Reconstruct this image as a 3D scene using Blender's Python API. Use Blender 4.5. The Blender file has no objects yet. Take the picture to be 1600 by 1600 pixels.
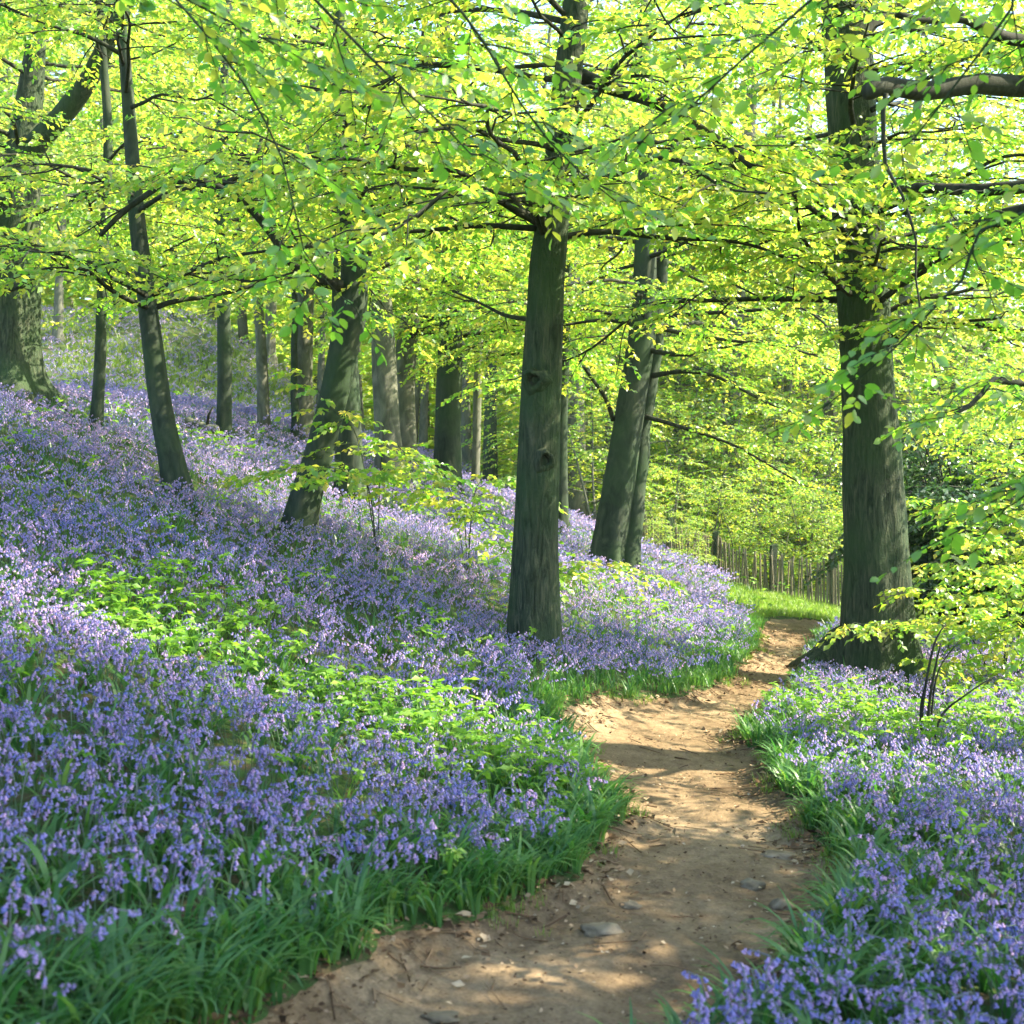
import bpy, math, random
import numpy as np

# ------------------------------------------------------------------ camera, sky, sun, exposure
scene = bpy.context.scene
C = scene.collection
FPX, CAMZ = 1931.0, 1.6            # focal length in photo pixels, camera height above the path
cam_d = bpy.data.cameras.new("camera")
cam = bpy.data.objects.new("camera", cam_d)
C.objects.link(cam)
cam.location = (0, 0, CAMZ)
cam.rotation_euler = (math.radians(90), 0, 0)
cam_d.sensor_width = 36
cam_d.lens = 36 * FPX / 1600
cam_d.clip_end = 2000
cam_d.dof.use_dof = True
cam_d.dof.focus_distance = 11.0
cam_d.dof.aperture_fstop = 3.8
scene.camera = cam

SUN_ELEV, SUN_AZ = 42.0, 86.0      # azimuth clockwise from +Y (straight ahead); 90 = from the right
world = bpy.data.worlds.new("World")
scene.world = world
world.use_nodes = True
wn = world.node_tree.nodes
sky = wn.new("ShaderNodeTexSky")
sky.sky_type = 'NISHITA'
sky.sun_disc = False
sky.sun_elevation = math.radians(SUN_ELEV)
sky.sun_rotation = math.radians(SUN_AZ)
bg = wn["Background"]
bg.inputs["Strength"].default_value = 0.15
world.node_tree.links.new(sky.outputs[0], bg.inputs[0])
sun_d = bpy.data.lights.new("sun", 'SUN')
sun_d.energy = 4.9
sun_d.angle = math.radians(0.5)
sun_d.color = (1.0, 0.90, 0.70)
sun = bpy.data.objects.new("sun", sun_d)
C.objects.link(sun)
sun.rotation_euler = (math.radians(90 - SUN_ELEV), 0, math.radians(180 - SUN_AZ) - math.radians(0))
scene.view_settings.view_transform = 'Standard'
scene.view_settings.look = 'None'
scene.view_settings.exposure = 2.22
scene.view_settings.gamma = 1.0
scene.render.engine = 'CYCLES'
scene.cycles.use_denoising = True
try:
    scene.cycles.denoiser = 'OPENIMAGEDENOISE'
    scene.cycles.denoising_input_passes = 'RGB_ALBEDO_NORMAL'
    scene.cycles.denoising_prefilter = 'ACCURATE'
except Exception:
    pass
scene.cycles.max_bounces = 10
scene.cycles.diffuse_bounces = 4
scene.cycles.transmission_bounces = 8
scene.cycles.glossy_bounces = 2
scene.cycles.sample_clamp_indirect = 6.0
# the sun lamp shines along its -Z: aim it from the sun's direction
import mathutils
_az, _el = math.radians(SUN_AZ), math.radians(SUN_ELEV)
sun_dir = mathutils.Vector((math.sin(_az) * math.cos(_el), math.cos(_az) * math.cos(_el), math.sin(_el)))
sun.rotation_euler = sun_dir.to_track_quat('Z', 'Y').to_euler()
sun.location = sun_dir * 60

HAZE = 0.0003
R = np.random.default_rng(11)
random.seed(5)
TAU = 2 * math.pi


# ------------------------------------------------------------------ mesh helpers
class MB:
    """collects vertices and faces as arrays and links them as one mesh object"""
    def __init__(self):
        self.v, self.f3, self.f4, self.n = [], [], [], 0

    def add(self, V, F, mat=0, tint=0.5):
        V = np.asarray(V, np.float32).reshape(-1, 3)
        F = np.asarray(F, np.int64)
        t = np.broadcast_to(np.asarray(tint, np.float32), (len(F),))
        (self.f3 if F.shape[1] == 3 else self.f4).append((F + self.n, np.full(len(F), mat, np.int32), t))
        self.v.append(V)
        self.n += len(V)

    def addm(self, V, Fs, mat=0, tint=0.5):
        """one vertex block, several face arrays"""
        V = np.asarray(V, np.float32).reshape(-1, 3)
        for F in Fs:
            F = np.asarray(F, np.int64)
            t = np.broadcast_to(np.asarray(tint, np.float32), (len(F),))
            (self.f3 if F.shape[1] == 3 else self.f4).append((F + self.n, np.full(len(F), mat, np.int32), t))
        self.v.append(V)
        self.n += len(V)

    def mesh(self, name, mats, origin=(0, 0, 0), smooth=True):
        V = np.concatenate(self.v) - np.asarray(origin, np.float32)
        loops, starts, tot, mi, tn = [], [], [], [], []
        pos = 0
        for lst, k in ((self.f3, 3), (self.f4, 4)):
            if lst:
                F = np.concatenate([a[0] for a in lst])
                loops.append(F.ravel())
                starts.append(pos + np.arange(len(F)) * k)
                tot.append(np.full(len(F), k))
                mi.append(np.concatenate([a[1] for a in lst]))
                tn.append(np.concatenate([a[2] for a in lst]))
                pos += len(F) * k
        me = bpy.data.meshes.new(name)
        me.vertices.add(len(V))
        me.vertices.foreach_set("co", V.astype(np.float32).ravel())
        L = np.concatenate(loops).astype(np.int32)
        me.loops.add(len(L))
        me.loops.foreach_set("vertex_index", L)
        S = np.concatenate(starts).astype(np.int32)
        me.polygons.add(len(S))
        me.polygons.foreach_set("loop_start", S)
        me.polygons.foreach_set("loop_total", np.concatenate(tot).astype(np.int32))
        me.polygons.foreach_set("material_index", np.concatenate(mi))
        me.polygons.foreach_set("use_smooth", np.full(len(S), smooth, bool))
        at = me.attributes.new("tint", 'FLOAT', 'FACE')
        at.data.foreach_set("value", np.concatenate(tn).astype(np.float32))
        for m in mats:
            me.materials.append(m)
        me.update(calc_edges=True)
        return me

    def build(self, name, mats, parent=None, smooth=True):
        o0 = tuple(parent_base(parent)) if parent is not None else (0, 0, 0)
        me = self.mesh(name, mats, o0, smooth)
        o = bpy.data.objects.new(name, me)
        C.objects.link(o)
        if parent is not None:
            o.parent = parent
        return o


def parent_base(p):
    v = np.array(p.location)
    while p.parent is not None:
        p = p.parent
        v = v + np.array(p.location)
    return v


def thing(name, loc, label, cat, group=None):
    o = bpy.data.objects.new(name, None)
    o.empty_display_size = 0.2
    C.objects.link(o)
    o.location = loc
    tag(o, label, cat, group)
    return o


def tag(o, label=None, cat=None, group=None, kind=None):
    if label: o["label"] = label
    if cat: o["category"] = cat
    if group: o["group"] = group
    if kind: o["kind"] = kind
    return o


def W(px, py, d):
    return np.array(((px - 800) / FPX * d, d, CAMZ + (800 - py) / FPX * d))


def nrm(v):
    v = np.asarray(v, float)
    return v / (np.linalg.norm(v, axis=-1, keepdims=True) + 1e-9)


def catmull(P, step):
    P = np.asarray(P, float)
    if len(P) == 2:
        n = max(2, int(np.linalg.norm(P[1] - P[0]) / step) + 1)
        t = np.linspace(0, 1, n)[:, None]
        return P[0] * (1 - t) + P[1] * t, np.linspace(0, 1, n)
    Q = np.vstack([2 * P[0] - P[1], P, 2 * P[-1] - P[-2]])
    out, par = [], []
    for i in range(1, len(Q) - 2):
        n = max(1, int(np.linalg.norm(Q[i + 1] - Q[i]) / step))
        t = (np.arange(n) / n)[:, None]
        p0, p1, p2, p3 = Q[i - 1], Q[i], Q[i + 1], Q[i + 2]
        out.append(0.5 * (2 * p1 + (p2 - p0) * t + (2 * p0 - 5 * p1 + 4 * p2 - p3) * t ** 2 + (3 * p1 - p0 - 3 * p2 + p3) * t ** 3))
        par.append((i - 1 + t[:, 0]) / (len(P) - 1))
    out.append(P[-1:])
    par.append([1.0])
    return np.vstack(out), np.concatenate(par)


def tube(mb, P, r, sides=8, mat=0, radial=None, tint=0.5, cap=True):
    """P polyline, r radii per point; radial(h_index_array, theta) -> multiplier (n, sides)"""
    P = np.asarray(P, float)
    n = len(P)
    r = np.broadcast_to(np.asarray(r, float), (n,))
    T = nrm(np.gradient(P, axis=0))
    ref = np.array((1.0, 0, 0)) if abs(T[0][0]) < 0.8 else np.array((0, 1.0, 0))
    u = nrm(np.cross(T[0], ref))
    U = np.empty((n, 3))
    for i in range(n):
        u = u - T[i] * u.dot(T[i])
        u = u / (np.linalg.norm(u) + 1e-9)
        U[i] = u
    Vv = np.cross(T, U)
    th = np.arange(sides) / sides * TAU
    rr = np.repeat(r[:, None], sides, 1)
    if radial is not None:
        rr = rr * radial(P, U, Vv, th)
    X = P[:, None] + rr[..., None] * (np.cos(th)[None, :, None] * U[:, None] + np.sin(th)[None, :, None] * Vv[:, None])
    i = np.arange(n - 1)[:, None] * sides
    a = np.arange(sides)[None]
    b = (a + 1) % sides
    F = np.stack([i + a, i + b, i + sides + b, i + sides + a], -1).reshape(-1, 4)
    V = X.reshape(-1, 3)
    if cap:
        V = np.vstack([V, P[-1:] + T[-1:] * r[-1] * 0.5, P[:1] - T[:1] * r[0] * 0.3])
        e = (n - 1) * sides
        k = np.arange(sides)
        c1 = np.stack([e + k, e + (k + 1) % sides, np.full(sides, n * sides)], -1)
        c0 = np.stack([(k + 1) % sides, k, np.full(sides, n * sides + 1)], -1)
        mb.addm(V, [F, np.vstack([c1, c0])], mat, tint)
    else:
        mb.add(V, F, mat, tint)


def snoise(x, y, z=0.0, seed=0):
    """cheap smooth noise from sines, about -1..1"""
    s = seed * 12.9898
    return (np.sin(1.00 * x + 1.7 * y + 0.9 * z + s) + np.sin(-1.9 * x + 0.8 * y + 1.3 * z + 2.1 * s + 1.3)
            + np.sin(0.7 * x - 2.3 * y - 1.9 * z + 3.7 * s + 4.1) + np.sin(2.9 * x + 2.1 * y + 2.3 * z + 0.7 * s + 0.4)) / 3.0


def sstep(a, b, x):
    t = np.clip((x - a) / (b - a), 0, 1)
    return t * t * (3 - 2 * t)


# ------------------------------------------------------------------ terrain shape
_Ly = [-20, 0, 2, 3.0, 3.86, 4.17, 4.75, 5.4, 6.2, 6.9, 7.7, 8.5, 9.1, 9.7, 10.3, 11.0, 11.9, 13.4, 15.4, 17.2, 18.4, 19.2, 20.0, 20.6, 21.2]
_Lx = [-2.4, -1.9, -1.25, -.95, -.66, -.46, -.04, .34, .50, .46, .34, .27, .55, 1.00, 1.50, 1.86, 2.15, 2.62, 3.05, 3.42, 3.65, 4.2, 5.4, 8.0, 13.0]
_Ry = [-20, 0, 2.4, 2.95, 3.5, 4.0, 4.75, 5.6, 6.9, 7.7, 8.5, 9.3, 10.3, 11.9, 13.4, 15.4, 16.9, 17.9, 18.6, 19.3, 21.2]
_Rx = [-.4, .0, .12, .24, .50, .88, 1.26, 1.50, 1.55, 1.62, 1.60, 1.84, 2.28, 2.88, 3.25, 3.85, 4.4, 5.2, 7.0, 11.0, 16.0]
_Sy = [-20, 0, 4, 6, 8, 10, 12, 14, 16, 18, 20, 24, 28, 40, 80]
_Sx = [-2.6, -1.3, -.35, .15, .65, 1.35, 2.0, 2.55, 3.0, 3.45, 3.95, 4.75, 5.2, 6.2, 8.0]


def pathL(y):
    return np.interp(y, _Ly, _Lx) + 0.05 * np.sin(y * 5.1 + 1) + 0.04 * np.sin(y * 11.3)


def pathR(y):
    return np.interp(y, _Ry, _Rx) + 0.05 * np.sin(y * 4.7 + 2) + 0.04 * np.sin(y * 9.7 + .5)


def footx(y):
    return (np.interp(y - .7, _Sy, _Sx) + np.interp(y, _Sy, _Sx) + np.interp(y + .7, _Sy, _Sx)) / 3


def in_path(x, y):
    return (x > pathL(y)) & (x < pathR(y)) & (y < 21.0)


def path_mask(x, y):
    e = 0.22
    m = sstep(-e * .2, e, x - pathL(y)) * sstep(-e * .2, e, pathR(y) - x)
    return m * (1 - sstep(20.6, 21.0, y))


def ground_z(x, y):
    x = np.asarray(x, float)
    y = np.asarray(y, float)
    s = footx(y) - x
    sp = np.where(s > 0, s, 0.0)
    soft = np.sqrt(s * s + 0.12) * 0.5 + s * 0.5
    z = 0.33 * (1 + .10 * sstep(15, 24, y)) * (soft - 0.88 * 0.5 * ((soft - 10.2) + np.sqrt((soft - 10.2) ** 2 + 1.0)) + .024)
    far = sstep(17.5, 21.5, y)
    rr = np.maximum(-s - 0.4, 0)
    zr_near = -0.035 * rr - 0.10 * np.maximum(rr - 4.5, 0)
    zr_far = -0.17 * rr
    z = z + np.maximum(zr_near * (1 - far) + zr_far * far, -5)
    z = z - 0.12 * sstep(15, 20, y)
    # small lips where the beds stand above the trodden path
    z = z + 0.06 * (1 - path_mask(x, y)) * sstep(1.2, 0.2, np.maximum(pathL(y) - x, x - pathR(y))) * (y < 21)
    z = z + 0.05 * snoise(x * .9, y * .9, 0, 1) * sstep(0.2, 1.5, sp) + 0.02 * snoise(x * 3, y * 3, 0, 2)
    z = z + 0.35 * snoise(x * .16, y * .16, 0, 3) * sstep(24, 40, y)
    z = z + 5.5 * sstep(31, 52, y) * sstep(-3, -14, x)
    z = z + (16 + 5 * snoise(x * .02, y * .02, 0, 7)) * sstep(62, 170, y)
    return z


def hit(px, py, d0=3.0, d1=70.0):
    d = np.linspace(d0, d1, 6000)
    x = (px - 800) / FPX * d
    z = CAMZ + (800 - py) / FPX * d
    g = ground_z(x, d)
    i = np.argmax(z <= g)
    return float(d[i]) if (z <= g).any() else None


# ------------------------------------------------------------------ materials
def newmat(name):
    m = bpy.data.materials.new(name)
    m.use_nodes = True
    nt = m.node_tree
    nt.nodes.clear()
    out = nt.nodes.new("ShaderNodeOutputMaterial")
    return m, nt, out


def N(nt, kind, **kw):
    n = nt.nodes.new(kind)
    for k, v in kw.items():
        if k in n.inputs:
            n.inputs[k].default_value = v
        else:
            setattr(n, k, v)
    return n


def ramp(nt, stops):
    n = nt.nodes.new("ShaderNodeValToRGB")
    e = n.color_ramp.elements
    while len(e) < len(stops):
        e.new(0.5)
    for el, (p, c) in zip(e, stops):
        el.position = p
        el.color = (*c, 1)
    return n


def leaf_mat(name, dif, tra, trans=0.55, gloss=0.06, rough=0.45):
    """dif / tra: lists of colour stops indexed by the leaf's own tint"""
    m, nt, out = newmat(name)
    L = nt.links
    at = N(nt, "ShaderNodeAttribute", attribute_name="tint")
    rd = ramp(nt, [(i / (len(dif) - 1), c) for i, c in enumerate(dif)])
    rt = ramp(nt, [(i / (len(tra) - 1), c) for i, c in enumerate(tra)])
    L.new(at.outputs["Fac"], rd.inputs[0])
    L.new(at.outputs["Fac"], rt.inputs[0])
    d = N(nt, "ShaderNodeBsdfDiffuse")
    t = N(nt, "ShaderNodeBsdfTranslucent")
    g = N(nt, "ShaderNodeBsdfGlossy", Roughness=rough)
    g.inputs["Color"].default_value = (1, 1, 1, 1)
    L.new(rd.outputs[0], d.inputs["Color"])
    L.new(rt.outputs[0], t.inputs["Color"])
    mx = N(nt, "ShaderNodeMixShader")
    mx.inputs[0].default_value = trans
    L.new(d.outputs[0], mx.inputs[1])
    L.new(t.outputs[0], mx.inputs[2])
    m2 = N(nt, "ShaderNodeMixShader")
    m2.inputs[0].default_value = gloss
    L.new(mx.outputs[0], m2.inputs[1])
    L.new(g.outputs[0], m2.inputs[2])
    L.new(m2.outputs[0], out.inputs[0])
    return m


def bark_mat(name, dark, mid, light, moss, scale=(16, 16, 1.7), bump=0.6, dist=0.02, mossy=0.5):
    m, nt, out = newmat(name)
    L = nt.links
    tc = N(nt, "ShaderNodeTexCoord")
    mp = N(nt, "ShaderNodeMapping")
    mp.inputs["Scale"].default_value = scale
    L.new(tc.outputs["Object"], mp.inputs[0])
    n1 = N(nt, "ShaderNodeTexNoise", Scale=1.0, Detail=7.0, Roughness=0.65, Distortion=1.1)
    L.new(mp.outputs[0], n1.inputs["Vector"])
    n2 = N(nt, "ShaderNodeTexNoise", Scale=1.6, Detail=4.0)
    L.new(tc.outputs["Object"], n2.inputs["Vector"])
    n3 = N(nt, "ShaderNodeTexNoise", Scale=45.0, Detail=3.0)
    L.new(tc.outputs["Object"], n3.inputs["Vector"])
    rp = ramp(nt, [(0.30, dark), (0.5, mid), (0.72, light)])
    L.new(n1.outputs["Fac"], rp.inputs[0])
    rm = ramp(nt, [(0.42, (0, 0, 0)), (0.62, (1, 1, 1))])
    L.new(n2.outputs["Fac"], rm.inputs[0])
    mul = N(nt, "ShaderNodeMath", operation='MULTIPLY')
    mul.inputs[1].default_value = mossy
    L.new(rm.outputs[0], mul.inputs[0])
    mix = N(nt, "ShaderNodeMixRGB")
    mix.inputs[2].default_value = (*moss, 1)
    L.new(mul.outputs[0], mix.inputs[0])
    L.new(rp.outputs[0], mix.inputs[1])
    add = N(nt, "ShaderNodeMath", operation='MULTIPLY_ADD')
    add.inputs[1].default_value = 0.25
    L.new(n3.outputs["Fac"], add.inputs[0])
    L.new(n1.outputs["Fac"], add.inputs[2])
    bp = N(nt, "ShaderNodeBump", Strength=bump, Distance=dist)
    L.new(add.outputs[0], bp.inputs["Height"])
    b = N(nt, "ShaderNodeBsdfPrincipled", Roughness=0.9)
    b.inputs["Specular IOR Level"].default_value = 0.15
    L.new(mix.outputs[0], b.inputs["Base Color"])
    L.new(bp.outputs[0], b.inputs["Normal"])
    L.new(b.outputs[0], out.inputs[0])
    return m


def tint_mat(name, stops, rough=0.9):
    m, nt, out = newmat(name)
    at = N(nt, "ShaderNodeAttribute", attribute_name="tint")
    rp = ramp(nt, [(i / (len(stops) - 1), c) for i, c in enumerate(stops)])
    nt.links.new(at.outputs["Fac"], rp.inputs[0])
    b = N(nt, "ShaderNodeBsdfPrincipled", Roughness=rough)
    b.inputs["Specular IOR Level"].default_value = 0.2
    nt.links.new(rp.outputs[0], b.inputs["Base Color"])
    nt.links.new(b.outputs[0], out.inputs[0])
    return m


M = {}
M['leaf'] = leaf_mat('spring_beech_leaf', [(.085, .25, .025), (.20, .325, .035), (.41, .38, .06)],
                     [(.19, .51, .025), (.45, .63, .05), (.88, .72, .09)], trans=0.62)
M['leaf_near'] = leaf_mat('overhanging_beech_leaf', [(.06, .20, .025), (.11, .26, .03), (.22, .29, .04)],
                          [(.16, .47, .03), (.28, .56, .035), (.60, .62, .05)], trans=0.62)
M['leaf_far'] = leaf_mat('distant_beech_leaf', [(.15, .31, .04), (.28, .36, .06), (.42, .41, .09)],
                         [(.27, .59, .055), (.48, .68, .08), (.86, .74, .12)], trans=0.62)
M['leaf_holly'] = leaf_mat('dark_evergreen_leaf', [(.014, .042, .014), (.036, .085, .024), (.085, .15, .04)],
                           [(.02, .07, .015), (.04, .11, .02), (.08, .2, .03)], trans=0.25, gloss=0.05, rough=0.3)
M['blade'] = leaf_mat('bluebell_leaf_blade', [(.036, .12, .032), (.07, .19, .045), (.14, .26, .065)],
                      [(.06, .25, .03), (.13, .34, .04), (.25, .42, .05)], trans=0.42, gloss=0.035, rough=0.45)
M['herb'] = leaf_mat('fresh_green_herb', [(.11, .28, .035), (.17, .35, .04), (.28, .41, .07)],
                     [(.18, .46, .02), (.28, .54, .03), (.42, .58, .06)], trans=0.5, gloss=.03)
M['grass'] = leaf_mat('verge_grass', [(.10, .20, .03), (.17, .27, .04), (.26, .31, .08)],
                      [(.16, .36, .03), (.26, .44, .04), (.38, .46, .08)], trans=0.45, gloss=.03)
M['petal'] = leaf_mat('bluebell_petal', [(.14, .18, .50), (.37, .29, .56), (.74, .44, .63)],
                      [(.18, .21, .52), (.33, .29, .64), (.56, .42, .70)], trans=0.4, gloss=0.02)
M['stem'] = leaf_mat('flower_stem_green', [(.07, .14, .05), (.10, .16, .09), (.12, .12, .15)], [(.08, .2, .04), (.1, .2, .06), (.1, .12, .12)], trans=0.2)
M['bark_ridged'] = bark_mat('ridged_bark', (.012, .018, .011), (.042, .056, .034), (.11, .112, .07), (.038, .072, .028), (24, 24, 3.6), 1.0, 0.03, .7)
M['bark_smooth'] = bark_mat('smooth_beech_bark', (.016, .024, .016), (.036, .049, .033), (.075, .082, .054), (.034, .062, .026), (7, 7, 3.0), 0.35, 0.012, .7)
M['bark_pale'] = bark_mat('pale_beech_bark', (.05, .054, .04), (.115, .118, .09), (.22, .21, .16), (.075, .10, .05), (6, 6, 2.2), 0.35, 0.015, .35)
M['bark_dark'] = bark_mat('dark_twig_bark', (.012, .014, .010), (.03, .032, .022), (.06, .06, .045), (.04, .055, .025), (12, 12, 3), 0.5, 0.01, .3)
M['wood_pale'] = bark_mat('weathered_split_wood', (.09, .075, .05), (.19, .165, .115), (.31, .275, .20), (.2, .21, .11), (30, 30, 1.6), 0.4, 0.006, .2)
M['litter'] = tint_mat('dry_leaf_litter', [(.06, .035, .018), (.15, .09, .045), (.30, .20, .11), (.42, .33, .21)])
M['stone'] = bark_mat('grey_sandstone', (.10, .075, .045), (.19, .145, .09), (.30, .24, .16), (.11, .11, .06), (9, 9, 9), 0.5, 0.01, .25)


def ground_mat():
    m, nt, out = newmat('woodland_floor')
    L = nt.links
    g = N(nt, "ShaderNodeNewGeometry")
    n1 = N(nt, "ShaderNodeTexNoise", Scale=1.1, Detail=8.0, Roughness=0.65)
    n2 = N(nt, "ShaderNodeTexNoise", Scale=9.0, Detail=6.0, Roughness=0.7)
    L.new(g.outputs["Position"], n1.inputs["Vector"])
    L.new(g.outputs["Position"], n2.inputs["Vector"])
    r1 = ramp(nt, [(.35, (.03, .055, .016)), (.55, (.05, .10, .025)), (.75, (.09, .15, .035))])
    L.new(n1.outputs["Fac"], r1.inputs[0])
    r2 = ramp(nt, [(.38, (.045, .032, .018)), (.6, (.10, .075, .04))])
    L.new(n2.outputs["Fac"], r2.inputs[0])
    k = ramp(nt, [(.48, (0, 0, 0)), (.62, (1, 1, 1))])
    L.new(n2.outputs["Fac"], k.inputs[0])
    mx = N(nt, "ShaderNodeMixRGB")
    L.new(k.outputs[0], mx.inputs[0])
    L.new(r1.outputs[0], mx.inputs[1])
    L.new(r2.outputs[0], mx.inputs[2])
    bp = N(nt, "ShaderNodeBump", Strength=0.8, Distance=0.05)
    L.new(n2.outputs["Fac"], bp.inputs["Height"])
    b = N(nt, "ShaderNodeBsdfPrincipled", Roughness=0.95)
    b.inputs["Specular IOR Level"].default_value = 0.1
    L.new(mx.outputs[0], b.inputs["Base Color"])
    L.new(bp.outputs[0], b.inputs["Normal"])
    L.new(b.outputs[0], out.inputs[0])
    return m


def path_mat():
    m, nt, out = newmat('trodden_earth')
    L = nt.links
    g = N(nt, "ShaderNodeNewGeometry")
    n1 = N(nt, "ShaderNodeTexNoise", Scale=0.9, Detail=6.0, Roughness=0.6)
    n2 = N(nt, "ShaderNodeTexNoise", Scale=14.0, Detail=8.0, Roughness=0.72)
    n3 = N(nt, "ShaderNodeTexNoise", Scale=80.0, Detail=4.0, Roughness=0.7)
    vo = N(nt, "ShaderNodeTexVoronoi", Scale=38.0)
    for n in (n1, n2, n3, vo):
        L.new(g.outputs["Position"], n.inputs["Vector"])
    r1 = ramp(nt, [(.3, (.12, .082, .047)), (.5, (.235, .168, .098)), (.72, (.39, .295, .185))])
    L.new(n1.outputs["Fac"], r1.inputs[0])
    r2 = ramp(nt, [(.3, (.45, .42, .40)), (.5, (.85, .84, .82)), (.72, (1.15, 1.12, 1.08))])
    L.new(n2.outputs["Fac"], r2.inputs[0])
    mu = N(nt, "ShaderNodeMixRGB", blend_type='MULTIPLY')
    mu.inputs[0].default_value = 0.9
    L.new(r1.outputs[0], mu.inputs[1])
    L.new(r2.outputs[0], mu.inputs[2])
    r3 = ramp(nt, [(.35, (.6, .58, .55)), (.6, (1.1, 1.08, 1.05))])
    L.new(n3.outputs["Fac"], r3.inputs[0])
    mu2 = N(nt, "ShaderNodeMixRGB", blend_type='MULTIPLY')
    mu2.inputs[0].default_value = 0.7
    L.new(mu.outputs[0], mu2.inputs[1])
    L.new(r3.outputs[0], mu2.inputs[2])
    ad = N(nt, "ShaderNodeMath", operation='MULTIPLY_ADD')
    ad.inputs[1].default_value = 0.4
    L.new(n3.outputs["Fac"], ad.inputs[0])
    L.new(n2.outputs["Fac"], ad.inputs[2])
    bp = N(nt, "ShaderNodeBump", Strength=0.8, Distance=0.014)
    L.new(ad.outputs[0], bp.inputs["Height"])
    b = N(nt, "ShaderNodeBsdfPrincipled", Roughness=0.95)
    b.inputs["Specular IOR Level"].default_value = 0.12
    L.new(mu2.outputs[0], b.inputs["Base Color"])
    L.new(bp.outputs[0], b.inputs["Normal"])
    L.new(b.outputs[0], out.inputs[0])
    return m


M['ground'] = ground_mat()
M['path'] = path_mat()

# ------------------------------------------------------------------ ground and path
def grid(mb, X, Y, Z):
    h, w = X.shape
    V = np.stack([X, Y, Z], -1).reshape(-1, 3)
    i = np.arange(h - 1)[:, None] * w + np.arange(w - 1)[None]
    mb.add(V, np.stack([i, i + 1, i + w + 1, i + w], -1).reshape(-1, 4))


def axis(lo, hi, c0, c1, fine, coarse_n):
    a = c0 - (c0 - lo) * np.linspace(1, 0, coarse_n, endpoint=False) ** 2
    b = np.arange(c0, c1, fine)
    c = c1 + (hi - c1) * np.linspace(0, 1, coarse_n) ** 2
    return np.concatenate([a, b, c])


mb = MB()
ax = axis(-300, 300, -9, 8, 0.085, 50)
ay = axis(-60, 500, 2.0, 24, 0.085, 60)
X, Y = np.meshgrid(ax, ay)
Z = ground_z(X, Y) - 0.05 * path_mask(X, Y)
grid(mb, X, Y, Z)
g = mb.build('ground', [M['ground']])
tag(g, kind='structure')

mb = MB()
py_ = np.concatenate([np.arange(-3, 2.5, .15), np.arange(2.5, 21.0, .05)])
u = np.linspace(0, 1, 64)
PL, PR = pathL(py_) - 0.12, pathR(py_) + 0.12
X = PL[:, None] * (1 - u) + PR[:, None] * u
Y = np.repeat(py_[:, None], len(u), 1)
edge = np.minimum(u, 1 - u)[None] * (PR - PL)[:, None]
Z = ground_z(X, Y) - 0.008 + 0.005 * snoise(X * 5, Y * 7, 0, 5) + 0.004 * snoise(X * 23, Y * 31, 0, 6) - 0.035 * (1 - sstep(0, .16, edge))
grid(mb, X, Y, Z)
p = mb.build('path', [M['path']])
tag(p, kind='structure')

# ------------------------------------------------------------------ leaves, sprays, limbs
LEAF_T = {  # (along, side, up) vertices and faces
    'near': (np.array([(0, 0, 0), (.33, .0, -.04), (.70, 0, -.03), (1, 0, -.10), (.22, .24, .05), (.55, .30, .06), (.84, .17, .0),
                       (.22, -.24, .05), (.55, -.30, .06), (.84, -.17, .0)]),
             [np.array([(1, 2, 5, 4), (2, 1, 7, 8), (2, 3, 6, 5), (3, 2, 8, 9)]), np.array([(0, 1, 4), (1, 0, 7)])]),
    'mid': (np.array([(0, 0, 0), (.45, .32, .07), (1, 0, -.04), (.45, -.32, .07)]), [np.array([(0, 2, 1), (0, 3, 2)])]),
}


def add_leaves(mb, P, D, Nn, S, tint, kind='mid', mat=1):
    t, Fs = LEAF_T[kind]
    D = nrm(D)
    side = nrm(np.cross(Nn, D))
    up = np.cross(D, side)
    V = P[:, None] + S[:, None, None] * (t[None, :, 0:1] * D[:, None] + t[None, :, 1:2] * side[:, None] + t[None, :, 2:3] * up[:, None])
    n, k = len(P), len(t)
    off = (np.arange(n) * k)[:, None, None]
    big, tt = [], []
    V = V.reshape(-1, 3)
    base = mb.n
    first = True
    for F in Fs:
        FF = (F[None] + off).reshape(-1, F.shape[1])
        tn = np.repeat(tint, len(F))
        if first:
            mb.add(V, FF, mat, tn)
            first = False
        else:
            (mb.f3 if F.shape[1] == 3 else mb.f4).append((FF + base, np.full(len(FF), mat, np.int32), tn.astype(np.float32)))


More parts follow.
